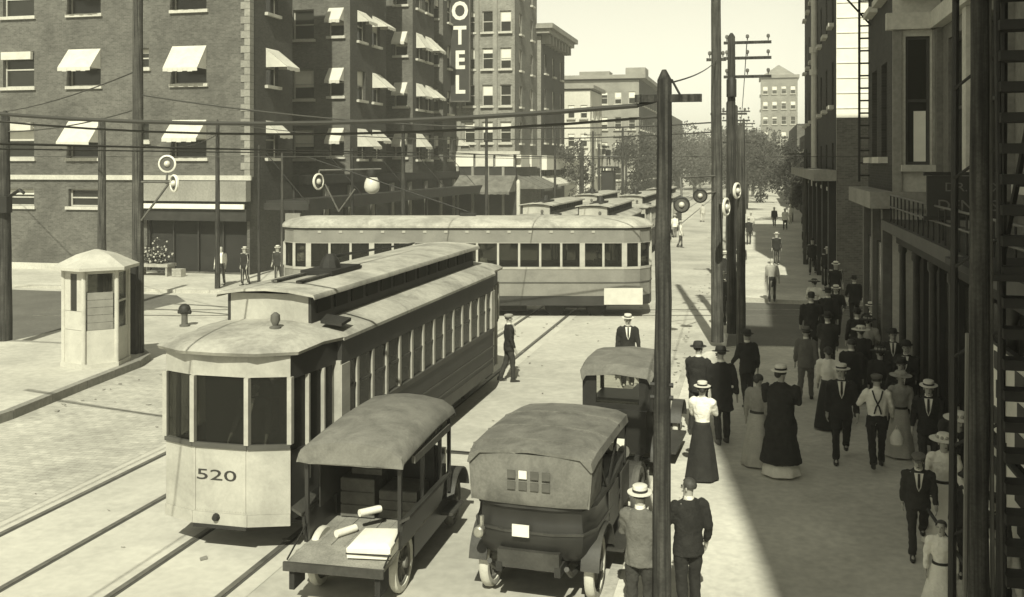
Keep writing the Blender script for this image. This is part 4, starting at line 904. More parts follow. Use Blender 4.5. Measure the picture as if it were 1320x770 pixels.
def coupe(label, loc, rz=0):
    t = thing('closed_car', label, 'car', loc, rz); tr = .68
    for y in (0,2.5):
        for s in (-1,1): add_wheel(t, s*tr, y, .38, .10)
        MB().tube([(-tr,y,.38),(tr,y,.38)], .04, 8).build('axle', M['under'], t)
    for s in (-.36,.36): MB().box(s-.04,s+.04,-.5,2.9,.45,.55).build('chassis_rail', M['under'], t)
    MB().rings([[(x*k,y+(0 if y>0 else -.05*(k-1)*10),z) for x,y in ((-.6,1.3),(-.62,.5),(-.62,-.1),(-.5,-.38),(.5,-.38),(.62,-.1),(.62,.5),(.6,1.3))] for z,k in ((.55,.9),(.7,1),(1.1,1.02),(1.32,1.0))]).build('body', M['lac'], t, True)
    for s in (-1,1):
        for y in (-.3,.45,1.25): MB().box(s*.6-.03,s*.6+.03,y-.05,y+.05,1.32,2.02).build('roof_post', M['lac'], t)
        fender(t, s*.7, 0, .46, .22, 8, 172, 'lac2'); fender(t, s*.7, 2.5, .46, .22, 12, 165, 'lac2')
        MB().box(s*.78-.14,s*.78+.14,.45,2.0,.38,.42).build('running_board', M['lac2'], t)
        MB().box(s*.63-.008,s*.63+.01,.05,.75,.65,1.3).build('door', M['lac2'], t)
    b = MB().box(-.57,-.38,-.38,-.33,1.33,2.0).box(.38,.57,-.38,-.33,1.33,2.0).box(-.38,.38,-.38,-.33,1.33,1.42).box(-.38,.38,-.38,-.33,1.92,2.0); b.build('back_panel', M['lac'], t)
    MB().box(-.38,.38,-.36,-.35,1.42,1.92).build('rear_window', M['wglass'], t)
    top = []
    for y,z,hw in ((-.5,1.98,.62),(-.42,2.1,.66),(0,2.16,.68),(.8,2.16,.68),(1.35,2.1,.66),(1.42,2.02,.64)):
        top.append([(-hw,y,z-.12),(-hw*.9,y,z-.02),(0,y,z+.03),(hw*.9,y,z-.02),(hw,y,z-.12)])
    top = [r+[(x*.96,y,z-.05) for x,y,z in r[::-1]] for r in top]
    MB().rings(top).build('roof', M['ltop'], t, True)
    MB().rings([[(-.38*k,y,.6),(.38*k,y,.6),(.4*k,y,.95),(.2*k,y,1.12),(-.2*k,y,1.12),(-.4*k,y,.95)] for y,k in ((1.32,1),(2.7,.8))]).build('bonnet', M['lac'], t, True)
    MB().box(-.32,.32,2.7,2.78,.5,1.05).build('radiator', M['brass'], t)
    for s in (-.36,.36): MB().lathe([(.06,-.1),(.12,0),(.12,.08)], 12, (s,2.8,.95), 'y').build('headlight', M['brass'], t, True)
    MB().box(-.15,.15,-.44,-.425,.7,.83).build('number_plate', M['plate'], t)
    MB().box(-.5,.5,.0,.3,.9,1.36).build('seat_back', M['leather'], t)
    return t
coupe('small closed car with pale rounded roof parked ahead of the touring car', (-2.35,18.0,0), R(-3))

def truck(label, loc, rz=0):
    t = thing('delivery_truck', label, 'truck', loc, rz); tr = .56
    for y in (0,2.5):
        for s in (-1,1): add_wheel(t, s*tr, y, .38, .10, 'dtyre' if y else 'tyre')
        MB().tube([(-tr,y,.38),(tr,y,.38)], .045, 8).build('axle', M['under'], t)
    for s in (-.4,.4): MB().box(s-.04,s+.04,-.6,3.0,.44,.56).build('chassis_rail', M['under'], t)
    for s in (-.6,.6): MB().tube([(s*.85,-.5,.52),(s*.85,0,.40),(s*.85,.5,.52)], .035, 6).build('leaf_spring', M['lac2'], t)
    hw = .64
    n = 7
    for i in range(n):
        x0 = -hw+2*hw*i/n; MB().box(x0+.004,x0+2*hw/n-.004,-.35,1.5,.62,.665+.004*(i%2)).build('floor_board', M['bed'], t)
    MB().hexa([(-hw,-.95,.60),(hw,-.95,.60),(hw,-.36,.61),(-hw,-.36,.61),(-hw,-.95,.64),(hw,-.95,.64),(hw,-.36,.665),(-hw,-.36,.665)]).build('tailgate', M['bed'], t)
    MB().box(-hw-.02,hw+.02,-.99,-.952,.55,.66).build('tailgate_edge', M['lac2'], t)
    for s in (-1,1):
        MB().hexa([(s*hw-.02,-.33,.67),(s*hw+.02,-.33,.67),(s*hw+.02,1.6,.67),(s*hw-.02,1.6,.67),(s*(hw+.04)-.02,-.33,1.0),(s*(hw+.04)+.02,-.33,1.0),(s*(hw+.04)+.02,1.6,1.0),(s*(hw+.04)-.02,1.6,1.0)]).build('side_board', M['lac'], t)
        MB().hexa([(s*(hw+.03),-.4,1.02),(s*(hw+.17),-.4,1.10),(s*(hw+.19),1.55,1.10),(s*(hw+.05),1.55,1.02),(s*(hw+.03),-.4,1.06),(s*(hw+.17),-.4,1.14),(s*(hw+.19),1.55,1.14),(s*(hw+.05),1.55,1.06)]).build('flare_board', M['lac2'], t)
        for y in (-.28,.7,1.55,2.05): MB().box(s*hw-.025,s*hw+.025,y-.025,y+.025,.67,1.86).build('roof_post', M['lac'], t)
        # roll curtain at the eave
        MB().box(s*(hw+.06)-.025,s*(hw+.06)+.025,.1,1.8,1.66,1.76).build('rolled_curtain', M['lac2'] if s<0 else M['canvas'], t)
        fender(t, s*.62, 2.5, .46, .2, 12, 165, 'lac2')
        MB().tube([(s*.64,-.3,.9),(s*.64,-.9,.66)], .012, 5).build('chain', M['iron'], t)
    top = []
    for y,z in ((-.40,1.94),(-.36,1.97),(.4,2.02),(1.2,2.05),(2.05,2.03),(2.15,1.96)):
        hwr = .73; top.append([(-hwr,y,z-.17),(-hwr*.96,y,z-.08),(-hwr*.75,y,z+.02),(-hwr*.35,y,z+.075),(0,y,z+.09),(hwr*.35,y,z+.075),(hwr*.75,y,z+.02),(hwr*.96,y,z-.08),(hwr,y,z-.17)])
    top = [r+[(x*.97,y,zz-.04) for x,y,zz in r[::-1]] for r in top]
    MB().rings(top).build('canopy', M['ltop'], t, True)
    # fringe hanging from the rear edge
    pr_ = top[0][:9]; q = [(x,y-.015,z) for x,y,z in pr_]; d = [(x*1.0,y-.03,1.74+.012*math.sin(i*2.3)) for i,(x,y,z) in enumerate(pr_)]
    MB().rings([q+[(x,y+.01,z) for x,y,z in q[::-1]], d+[(x,y+.01,z) for x,y,z in d[::-1]]]).build('canopy_fringe', M['ltop'], t)
    MB().box(-hw+.03,hw-.03,1.5,1.55,.67,1.5).build('seat_back', M['leather'], t); MB().box(-hw+.03,hw-.03,1.56,2.0,.67,1.1).build('seat', M['leather'], t)
    MB().rings([[(-.36*k,y,.6),(.36*k,y,.6),(.38*k,y,.95),(.2*k,y,1.1),(-.2*k,y,1.1),(-.38*k,y,.95)] for y,k in ((2.1,1.2),(2.95,.85))]).build('bonnet', M['lac'], t, True)
    MB().box(-.32,.32,2.95,3.03,.5,1.05).build('radiator', M['brass'], t)
    MB().tube([(.25,2.1,1.1),(.3,1.75,1.35)], .02, 6).build('steering_column', M['iron'], t)
    MB().box(-hw+.05,hw-.05,1.44,1.49,.67,1.84).build('back_curtain', M['leather'], t)  # dark panel added to deepen the shade inside the truck
    MB().box(-hw+.028,-hw+.045,.05,1.43,1.01,1.84).build('side_curtain', M['leather'], t)  # dark sheet added on this side for the shade under the canopy
    for s in (-1,1): MB().box(s*(hw-.06)-.03,s*(hw-.06)+.03,.42,2.08,.28,.615).build('valance', M['lac'], t)
    MB().box(.5,.8,1.7,2.3,.42,.46).build('running_board', M['lac2'], t)
    MB().lathe([(.04,-.08),(.07,0),(.06,.08)], 10, (-.66,-.45,.56), 'y').build('tail_lamp', M['brass'], t, True)
    for x in (-.6,.53): MB().box(x,x+.07,-.93,-.6,.3,.55).build('tail_strut', M['under'], t)
    return t
TK = (-5.12,12.58); TR = R(1.5)
truck('open delivery truck with canopy and lowered tailgate beside the streetcar', (TK[0],TK[1],0), TR)
pk = thing('parcel', 'large paper-wrapped parcel lying on the truck bed', 'parcel', (TK[0]+.36,TK[1]-.42,.68), R(5))
MB().rings([[(-.27,-.3,0),(.28,-.28,0),(.3,.3,0),(-.25,.32,0)],[(-.28,-.3,.12),(.29,-.29,.14),(.3,.3,.16),(-.25,.31,.13)],[(-.22,-.24,.17),(.23,-.23,.19),(.24,.25,.2),(-.2,.26,.18)]]).build('wrapping', M['paper'], pk, True)
MB().box(-.285,.3,-.31,-.29,.05,.065).build('string', M['iron'], pk)
for i,(x0,y0,z0,a,b_,c) in enumerate([(-.38,.95,.68,.5,.6,.55),(.2,1.0,.68,.55,.6,.4),(-.3,1.05,1.235,.45,.5,.3)]):
    o = thing('crate', ['dark crate at the left front of the truck bed','dark crate at the right front of the truck bed','dark crate stacked on top inside the truck'][i], 'crate', (TK[0]+x0+.06,TK[1]+y0,z0), TR)
    MB().box(-a/2+.01,a/2-.01,-b_/2+.01,b_/2-.01,.005,c-.005).build('body', M['bark'], o)
    for q in range(3):
        MB().box(-a/2,a/2,-b_/2-.008,-b_/2+.009,c*(q/3)+.01,c*((q+1)/3)-.012).build('slat', M['bark'], o)
for i,(dx,dy,r_) in enumerate([(-.22,.02,60),(.02,.28,50)]):
    o = MB().tube([(-.16,0,0),(.16,0,0)], .05, 10).build('paper_roll', M['paper'], None, True, (TK[0]+dx,TK[1]+dy,.722+.2*i), (0,0,R(r_)))
    tag(o, ['white paper roll lying left of the parcel in the truck','white paper roll lying on top of the big parcel'][i], 'paper roll')

# far traffic: a wagon and cars as small but shaped things
def wagon(label, loc, rz, top='lac2'):
    t = thing('covered_wagon', label, 'wagon', loc, rz)
    for y in (0,1.8):
        for s in (-1,1): add_wheel(t, s*.75, y, .5, .08, 'dtyre', 10)
    MB().box(-.7,.7,-.6,2.4,.6,1.0).build('body', M['lac'], t)
    top_ = [[(.8*cos(PI*k/10)*1.0, y, 1.3+1.1*sin(PI*k/10)) for k in range(11)] for y in (-.6,2.4)]
    MB().rings([r+[(x*.95,y,z-.04) for x,y,z in r[::-1]] for r in top_]).build('hooped_cover', M[top], t, True)
    MB().box(-.68,.68,-.5,-.45,1.0,2.2).build('end_cloth', M[top], t)
    return t
wagon('covered wagon with dark hoop among the far traffic', (-14.4,90,0), R(2)); wagon('covered wagon with pale hoop near the left far kerb', (-14.6,72,0), R(-3), 'ltop')
wagon('dark covered wagon beside the far right track', (-10.3,79,0), R(2), 'canvas')
tc2 = copy_tree([o for o in col.objects if o.name=='closed_car'][0]); tc2.location = (-13.6,98,0); tag(tc2, 'closed car far up the street past the crossing', 'car')
tc3 = copy_tree(tc2); tc3.location = (-10.2,90,0); tc3.rotation_euler = (0,0,R(10)); tag(tc3, 'smallest closed car, between the far wagons', 'car')

tw = thing('tower_wagon', 'dark line repair tower wagon rising above the far streetcars', 'wagon', (-11.9,82,0))
for y in (0,2.0):
    for s_ in (-1,1): add_wheel(tw, s_*.75, y, .5, .08, 'dtyre', 10)
MB().box(-.75,.75,-.6,2.6,.6,.9).build('body', M['lac'], tw)
for sx in (-.5,.5):
    for y in (.3,1.7): MB().tube([(sx,y,.9),(sx*.8,y,5.2)], .07, 6).build('tower_leg', M['lac'], tw)
MB().box(-.5,.5,.25,1.75,3.0,5.0).build('tower_casing', M['lac'], tw)
MB().box(-.75,.75,-.1,2.1,5.2,5.35).build('platform', M['lac'], tw)
for y in (-.05,2.05): MB().tube([(-.7,y,5.35),(-.7,y,6.2),(.7,y,6.2),(.7,y,5.35)], .03, 5).build('guard_rail', M['lac'], tw)
# ------------------------------------------------------------------ trees
def tree(label, x, y, h, r, m='leaf', n=900):
    t = thing('street_tree', label, 'tree', (x,y,.13), 0, 'trees along the far street')
    tr = MB().tube([(0,0,0),(.05,0,h*.25),(.1,.05,h*.5),(.05,.1,h*.8)], [h*.022,h*.018,h*.012,.03], 8)
    for k in range(7):
        a = k*2.4; z = h*(.35+.06*k); tr.tube([(.06,0,z),(r*.35*cos(a),r*.35*sin(a),z+h*.08),(r*.7*cos(a),r*.7*sin(a),z+h*.2)], [h*.009,h*.006,.02], 6)
    tr.build('trunk', M['bark'], t, True)
    b = MB(); cl = [(random.gauss(0,.45)*r, random.gauss(0,.45)*r, h*random.uniform(.26,.95), random.uniform(.25,.48)*r) for _ in range(17)]
    for i in range(n):
        cx,cy,cz,cr2 = cl[i%len(cl)]
        v = Vector((random.gauss(0,1),random.gauss(0,1),random.gauss(0,.8))).normalized()*cr2*random.uniform(.5,1.05)
        p = Vector((cx,cy,cz))+v; s = random.uniform(.08,.19)*(r/2.6)
        ax = Vector((random.uniform(-1,1),random.uniform(-1,1),random.uniform(-1,1))).normalized(); bx2 = ax.orthogonal().normalized(); cx2 = ax.cross(bx2)
        b.add([p-bx2*s, p-cx2*s*.55+ax*.04, p+bx2*s, p+cx2*s*.55+ax*.04], [(0,1,2),(0,2,3)])
    b.build('crown', M[m], t)
    return t
TL = [(-13.6,118,9.5,3.4),(-15.5,135,10,3.8),(-12.5,152,11,4.2),(-14,176,12,4.6),(-11,205,13,5.2),(-6.5,235,13,5.5),(-1.5,118,8.5,3.0),(-1.2,142,9.5,3.6),(-.6,168,10.5,4.2),(.8,200,11.5,4.8),(-2.2,250,13,5.5),(-10,262,13,6),(3.2,98,7.5,2.4),(-4.5,285,14,6.5),(-16.6,96,8,2.2),(-12.5,215,10,5.5),(-8.5,222,9,5.5),(-4.0,228,9.5,5.5),(.5,226,9,5),(4.5,215,10,5),(-9.5,160,8.5,3.2),(-2.6,158,8,3.0)]
TN = ['tree before the low white building','tree by the long grey block','tree just left of the street end','tree past the long grey block','broad tree at the left of the street end','broad tree closing the street view','slender tree behind the corner poles','tree behind the crossarm pole','tree up the right kerb row','tree under the far tower','tree closing the street right of centre','rounded tree closing the street left of centre','small tree at the right shop row','farthest broad tree in the street gap','small dark tree beside the cornice building','first tree of the row closing the street','second tree of the row closing the street','third tree of the row closing the street','fourth tree of the row closing the street','last tree of the row closing the street','lone tree in the left roadway far off','lone tree at the right kerb far off']
for i,(x,y,h_,r_) in enumerate(TL): tree(TN[i], x, y, h_, r_, 'leaf' if i%3 else 'dleaf', 2600)

# ------------------------------------------------------------------ people
QUEUE = []
def queue(mb_, name, m, parent, mod, lab=None):
    me = mb_ if isinstance(mb_, bpy.types.Mesh) else mb_.mesh(name, M[m], True)
    if isinstance(mb_, bpy.types.Mesh): me.materials.append(M[m])
    o = bpy.data.objects.new('tmp', me); col.objects.link(o); mod(o)
    QUEUE.append((o, name, parent))
def remesh(vox, disp=.0):
    def f(o):
        m = o.modifiers.new('r','REMESH'); m.mode = 'VOXEL'; m.voxel_size = vox; m.use_smooth_shade = True
        s = o.modifiers.new('s','SMOOTH'); s.iterations = 3; s.factor = .5
        if disp:
            d = o.modifiers.new('d','DISPLACE'); d.texture = CLOTH; d.strength = disp; d.mid_level = .5; d.texture_coords = 'GLOBAL'
    return f
CLOTH = bpy.data.textures.new('folds','CLOUDS'); CLOTH.noise_scale = .085; CLOTH.noise_depth = 1
def skinmod(lv):
    def f(o):
        m = o.modifiers.new('k','SKIN'); m.use_smooth_shade = True
        s = o.modifiers.new('s','SUBSURF'); s.levels = lv; s.render_levels = lv
    return f
def person(label, x, y, face=0, H=1.72, top='black', legs='black', hat='boater', hatm='straw', kind='man', hem=.80, stride=12, phase=1,
           arms=((8,8,12),(-8,8,14)), lean=0, head=0, lod=1, shirt=True, hairm='hair', skirtm=None, z0=.13, cat='person', shirtm='linen', coat_hem=None, group='people on the street', skirt_hem=.04, bend=None, seated=False, wide=1.):
    """face 0 = looking up the street (+y), 180 = toward the camera"""
    prs = random.Random(label); arms = tuple((a_[0]+prs.uniform(-9,9), a_[1]+prs.uniform(-2,5), a_[2]+prs.uniform(-5,16)) for a_ in arms)
    if not lean: lean = prs.uniform(-2,6)
    if not head: head = prs.uniform(-22,22)
    k = H/1.75; t = thing('person', label, cat, (x,y,z0), R(-face), group); woman = kind == 'woman'
    sw = (.185 if not woman else .165)*wide
    def up(p):   # lean the upper body about the hips
        p = Vector(p)
        if p.z > .93:
            q = min(1,(p.z-.93)/.15); a = R(lean)*q; d = p-Vector((0,0,.93))
            p = Vector((p.x, d.y*cos(a)+d.z*sin(a), .93-d.y*sin(a)+d.z*cos(a)))
        return p*k
    # legs
    J = {}
    zmin = 9
    for s in (-1,1):
        a = R(stride)*phase*s; b = R(6+ (stride*1.1 if a < 0 else 0)); 
        if bend: a, b = R(bend[0]), R(bend[1])
        hip = Vector((s*.095,0,.92)); kn = hip+Vector((s*.01,sin(a),-cos(a)))*.43; an = kn+Vector((0,sin(a-b),-cos(a-b)))*.42
        J[s] = [hip,kn,an]; zmin = min(zmin, an.z)
    dz = .075-zmin
    for s in J: J[s] = [p+Vector((0,0,dz)) for p in J[s]]
    up0 = up
    def U(p): return up0(Vector(p)+Vector((0,0,0)))+Vector((0,0,dz*k))
    def Lg(p): return Vector(p)*k
    # arms
    A = {}
    for s,(fw,ab,el) in zip((-1,1),arms):
        sh = Vector((s*sw,0,1.42)); a, b_ = R(fw), R(ab)
        d1 = Vector((s*sin(b_), sin(a)*cos(b_), -cos(a)*cos(b_))); e = sh+d1*.29
        a2 = a+R(el); inn = s*(sin(b_)*.4 - (.35 if el>50 else 0)); d2 = Vector((inn, sin(a2), -cos(a2))).normalized(); wv = e+d2*.255
        A[s] = [sh,e,wv,d2]
    # body: one skinned surface
    V = []; E = []; Rr = []
    def node(p, r, par=None):
        V.append(p); Rr.append(r if hasattr(r,'__len__') else (r,r)); 
        if par is not None: E.append((par,len(V)-1))
        return len(V)-1
    pel = node(U((0,0,.95)), (.11*k,.09*k)); sp = node(U((0,.0,1.12)), (.105*k,.08*k), pel); ch = node(U((0,0,1.32)), (.115*k,.09*k), sp); nk = node(U((0,.0,1.47)), .052*k, ch)
    hv = R(head); hd = Vector((sin(hv),cos(hv),0))
    j1 = node(U(Vector((0,0,1.55))+hd*.012), (.062*k,.07*k), nk); j2 = node(U(Vector((0,0,1.625))+hd*.015), (.073*k,.088*k), j1); j3 = node(U(Vector((0,0,1.69))+hd*.005), (.068*k,.08*k), j2); node(U(Vector((0,0,1.735))), (.035*k,.045*k), j3)
    if lod:
        side = Vector((hd.y,-hd.x,0))
    for s in (-1,1):
        hip,kn,an = J[s]; h1 = node(Lg(hip), .078*k, pel); k1 = node(Lg(kn), .052*k, h1); mc = node(Lg(kn.lerp(an,.35)), .053*k, k1); a1 = node(Lg(an), .036*k, mc); node(Lg(an+Vector((0,.13,-.045))), (.036*k,.025*k), a1)
        sh,e,wv,d2 = A[s]; s1 = node(U(sh), .055*k, ch); e1 = node(U(e), .042*k, s1); w1 = node(U(wv), .027*k, e1)
        pd = wv+d2*.085; p1 = node(U(pd), (.038*k,.018*k), w1)
        if lod > 1:
            sd = Vector((1,0,0)) if abs(d2.x)<.8 else Vector((0,1,0)); sd = (sd-d2*sd.dot(d2)).normalized(); nn = d2.cross(sd)
            fv = d2.cross(Vector((0,0,1))); 
            acr = Vector((0,1,0)); acr = (acr-d2*acr.dot(d2)); acr = acr.normalized() if acr.length>.1 else sd
            curl = d2.cross(acr)*(-s)
            for q,lf in ((-.027,.062),(-.009,.075),(.009,.078),(.027,.07)):
                f1 = node(U(pd+acr*q+d2*.015), .009*k, p1); f2 = node(U(pd+acr*q*1.15+d2*(.015+lf*.55)+curl*.012), .0085*k, f1); node(U(pd+acr*q*1.1+d2*(.01+lf*.9)+curl*.035), .0075*k, f2)
            th = node(U(wv+d2*.04+acr*.035), .011*k, w1); node(U(wv+d2*.085+acr*.055+curl*.02), .009*k, th)
        else: node(U(wv+d2*.16), (.028*k,.014*k), p1)
    me = bpy.data.meshes.new('body'); me.from_pydata([tuple(p) for p in V], E, [])
    def setskin(o):
        skinmod(1 if lod else 0)(o); sv = o.data.skin_vertices[0].data
        for i,r in enumerate(Rr): sv[i].radius = r; sv[i].use_root = False
        sv[pel].use_root = True
    queue(me, 'body', 'skin', t, setskin)
    # face
    hc = Vector((0,0,1.63)); side = Vector((hd.y,-hd.x,0)); zz = Vector((0,0,1))
    def H_(f_, s_, u_): return U(hc+hd*f_+side*s_+zz*u_)
    if lod:
        b = MB(); p0,p1,p2 = H_(.09,0,.02),H_(.122,0,-.032),H_(.092,0,-.045)
        b.add([p0,H_(.088,.018,-.035),p1,H_(.088,-.018,-.035),p2],[(0,1,2),(0,2,3),(1,4,2),(2,4,3)]); b.build('nose', M['skin'], t, True)
        for s in (-1,1): MB().ball(H_(.086,s*.032,.012), .011*k, 6, 4).build('eye', M['eye'], t, True)
        MB().ball(H_(.085,0,-.068), (.022*k,.01*k,.006*k), 6, 4).build('mouth', M['bhair'], t, True)
        for s in (-1,1): MB().ball(H_(-.005,s*.077,-.01), (.012*k,.022*k,.03*k), 8, 5).build('ear', M['skin'], t, True)
        # hair: shell over crown and back of the head
        b = MB(); rg = []
        for i in range(6):
            el = R(86-i*22); ring = []
            for j in range(14):
                az = 2*PI*j/14; fwd = cos(az); e2 = el if fwd < .35 else max(el, R(34))
                rr_ = .088 if not woman else .098
                ring.append(H_(cos(e2)*fwd*rr_*1.1-.004, cos(e2)*sin(az)*rr_, .028+sin(e2)*.092*(1 if e2>0 else .8)))
            rg.append(ring)
        b.rings(rg, cap=False); b.build('hair', M[hairm], t, True)
        if woman: MB().ball(H_(-.1,0,.0), .055*k, 8, 5).build('hair_bun', M[hairm], t, True)
    # clothes
    vox = (.019 if lod > 1 else .024 if lod else .034)*k
    def ell(z, rx, ry, oy=0): return [U((rx*cos(2*PI*i/16), ry*sin(2*PI*i/16)+oy, z)) for i in range(16)]
    ch_ = coat_hem if coat_hem is not None else (hem if not woman else .98)
    b = MB(); rg = []
    if ch_ < .7:
        for q in range(4): z = ch_+(.8-ch_)*q/4; rg.append(ell(z, (.235 if not woman else .34)-(.012 if not woman else .03)*q, (.20 if not woman else .32)-(.014 if not woman else .035)*q))
    wz = .72 if woman else 1
    if ch_ < .95: rg += [ell(max(ch_,.80), .205 if not woman else .27, .155 if not woman else .25), ell(.95, .19 if not woman else .22, .145 if not woman else .19)]
    else: rg += [ell(ch_, .165 if not woman else .14, .125 if not woman else .115)]
    cape = woman and coat_hem is not None
    if cape: rg += [ell(1.08,.215,.19), ell(1.22,.215,.175)]
    else: rg += [ell(1.08, .172 if not woman else .135, .125 if not woman else .11), ell(1.22, .19 if not woman else .16, .135)]
    rg += [ell(1.34, (.20 if not woman else .175)*wide, .132, .01), ell(1.42, (.19 if not woman else .16)*wide, .105), ell(1.475, .105, .075), ell(1.50, .062, .062)]
    b.rings(rg)
    for s in (-1,1):
        sh,e,wv,d2 = A[s]; f_ = 1.15 if woman else 1
        b.tube([U(sh+Vector((-s*.05,0,.0))), U(sh+Vector((s*.01,0,-.03))), U(sh.lerp(e,.5)), U(e), U(e.lerp(wv,.5)), U(wv)], [.075*k,.078*k*f_,.068*k*f_,.058*k,.052*k,.042*k], 10)
    queue(b, 'coat' if ch_<.9 else 'shirt', top, t, remesh(vox, .03 if lod else 0))
    if woman or skirtm:
        rg = []; 
        for i in range(10):
            q = i/9; z = 1.03+(skirt_hem-1.03)*q; rx = .135+.17*q**.8; ry = .115+.17*q**.8; ring = []
            if coat_hem is not None and q < .8: rx *= .8; ry *= .75
            for j in range(28):
                a = 2*PI*j/28; rip = 1+.055*q*sin(a*7+1.3)+.03*q*sin(a*3+x)
                ring.append((U if z>.93 else (lambda p: Vector(p)*k))((rx*rip*cos(a), ry*rip*sin(a)-.03*q, z)))
            rg.append(ring)
        MB().rings(rg).build('skirt', M[skirtm or legs], t, True)
        MB().rings([[p*1.0 for p in ell(1.0,.15,.13)],ell(1.045,.145,.125)]).build('belt', M['char'], t, True)
    else:
        b = MB(); b.rings([ell(.88,.15,.12),ell(.96,.165,.13),ell(1.06,.155,.12)])
        for s in (-1,1):
            hip,kn,an = J[s]
            b.tube([Lg(hip+Vector((-s*.01,0,.06))), Lg(hip+Vector((0,0,-.1))), Lg(hip.lerp(kn,.6)), Lg(kn), Lg(kn.lerp(an,.5)), Lg(an+Vector((0,.0,.0)))], [.10*k,.098*k,.085*k,.074*k,.068*k,.066*k], 10)
        queue(b, 'trousers', legs, t, remesh(vox, .028 if lod else 0))
    for s in (-1,1):
        an = J[s][2]; MB().rings([[Lg(an+Vector((cos(2*PI*i/10)*w_, cyy+sin(2*PI*i/10)*l_, zz_-.075))) for i in range(10)] for zz_,w_,l_,cyy in ((.002,.042,.135,.05),(.03,.045,.138,.05),(.06,.042,.09,.01),(.10,.046,.055,-.01))]).build('shoe', M['shoe'], t, True)
    if shirt and not woman:
        ring = [[U((r_*cos(2*PI*i/14), r_*sin(2*PI*i/14)*1.02, z)) for i in range(14)] for z,r_ in ((1.49,.066),(1.535,.062),(1.535,.056),(1.49,.056))]
        MB().rings(ring, cap=False).build('collar', M['linen'], t, True)
        if ch_ < .9 and lod and prs.random() < .75:
            b = MB().slab([U((-.07,.112,1.475)),U((.07,.112,1.475)),U((.035,.155,1.25)),U((0,.152,1.17)),U((-.035,.155,1.25))], (U((0,.012,1.3))-U((0,0,1.3)))); b.build('shirt_front', M[shirtm], t)
            MB().slab([U((-.018,.13,1.475)),U((.018,.13,1.475)),U((.022,.172,1.28)),U((0,.17,1.19)),U((-.022,.172,1.28))], (U((0,.008,1.3))-U((0,0,1.3)))).build('necktie', M['felt'], t)
    # hats
    def hring(r, u, sq=1.): return [H_(r*1.12*cos(2*PI*i/20), r*sin(2*PI*i/20)*sq, u) for i in range(20)]
    if hat == 'boater':
        o = MB().rings([hring(.155,.052),hring(.155,.062),hring(.092,.066),hring(.09,.135),hring(.075,.145),hring(.01,.147)]).build('straw_hat', M[hatm], t, True)
        MB().rings([hring(.0945,.068),hring(.0935,.098)], cap=False).build('hat_band', M['felt'], o, True)
    elif hat == 'fedora':
        o = MB().rings([hring(.15,.055),hring(.15,.064),hring(.095,.06),hring(.09,.12),hring(.075,.155),hring(.03,.145),hring(.005,.14)]).build('felt_hat', M[hatm], t, True)
        MB().rings([hring(.098,.062),hring(.094,.09)], cap=False).build('hat_band', M['black'], o, True)
    elif hat == 'bowler':
        MB().rings([hring(.13,.06),hring(.135,.07),hring(.093,.062),hring(.094,.1),hring(.085,.135),hring(.06,.16),hring(.01,.17)]).build('bowler_hat', M[hatm], t, True)
    elif hat == 'cap':
        o = MB().rings([hring(.092,.05),hring(.11,.085),hring(.105,.11),hring(.07,.125),hring(.01,.128)]).build('flat_cap', M[hatm], t, True)
        MB().slab([H_(.09,-.06,.05),H_(.15,-.04,.04),H_(.16,0,.038),H_(.15,.04,.04),H_(.09,.06,.05)], (0,0,.01)).build('peak', M[hatm], o)
    elif hat == 'helmet':
        MB().rings([hring(.125,.045),hring(.128,.052),hring(.1,.06),hring(.098,.11),hring(.085,.16),hring(.05,.195),hring(.01,.205)]).build('police_helmet', M[hatm], t, True)
    elif hat == 'wide':
        o = MB().rings([hring(.21,.05),hring(.215,.06),hring(.1,.075),hring(.1,.13),hring(.08,.15),hring(.01,.155)]).build('wide_hat', M[hatm], t, True)
        b = MB()
        for q in range(9): b.ball(H_(.1*cos(q*.7)*1.12,.1*sin(q*.7),.095), .03*k, 6, 4)
        stuff(b.build('hat_trim', M['lgrey'], o, True))
    return t
FINGER = 2
person('policeman in dark tunic and pale helmet standing beyond the closed car', -3.15, 25.4, 170, 1.82, 'black','black','boater','straw', hem=.72, stride=3, z0=0, lod=1)
person('man in dark suit at the rear step of the streetcar 520', -6.2, 25.3, 60, 1.74, 'black','char','cap','lgrey', stride=8, z0=0)
p3 = person('man in grey coat and straw boater standing left of the foreground pole', -1.36, 12.2, 12, 1.74, 'grey','char','boater','straw', stride=3, lod=2, hem=.76, arms=((20,10,60),(0,8,14)), head=-14, z0=.0)
person('bareheaded young man in dark suit standing right of the foreground pole', -.80, 12.35, -28, 1.72, 'black','black',None,None, stride=3, lod=2, hem=.78, arms=((5,20,70),(-10,10,40)), hairm='bhair', head=-35)
person('woman in white blouse, dark skirt and straw hat at the sunlit kerb', -.92, 17.9, 8, 1.68, 'linen','black','boater','straw','woman', stride=3, lod=2, arms=((20,8,60),(20,8,60)), head=-10)
person('man in black suit with white collar, left of two behind the white blouse', -1.15, 20.9, 15, 1.84, 'black','black','fedora','felt', stride=4, lod=1, head=30, shirt=True)
person('man in long black coat, right of two behind the white blouse', -.66, 20.3, -20, 1.86, 'black','black','fedora','bhair', stride=4, lod=1, coat_hem=.6, head=-40)
person('stout woman in long dark coat over white hem with white hat', .42, 18.45, 10, 1.92, 'black','linen','boater','linen','woman', stride=3, lod=2, coat_hem=.22, arms=((30,4,75),(30,4,75)), wide=1.35, skirtm='linen')
person('woman in pale dress partly hidden by the dark coat', .02, 18.95, 20, 1.66, 'lgrey','tan',None,None,'woman', stride=3, lod=1, skirtm='tan', hairm='bhair')
person('slim man in black suit standing behind the couple by the corner poles', -.2, 23.4, -30, 1.72, 'black','black','fedora','felt', stride=4, lod=1)
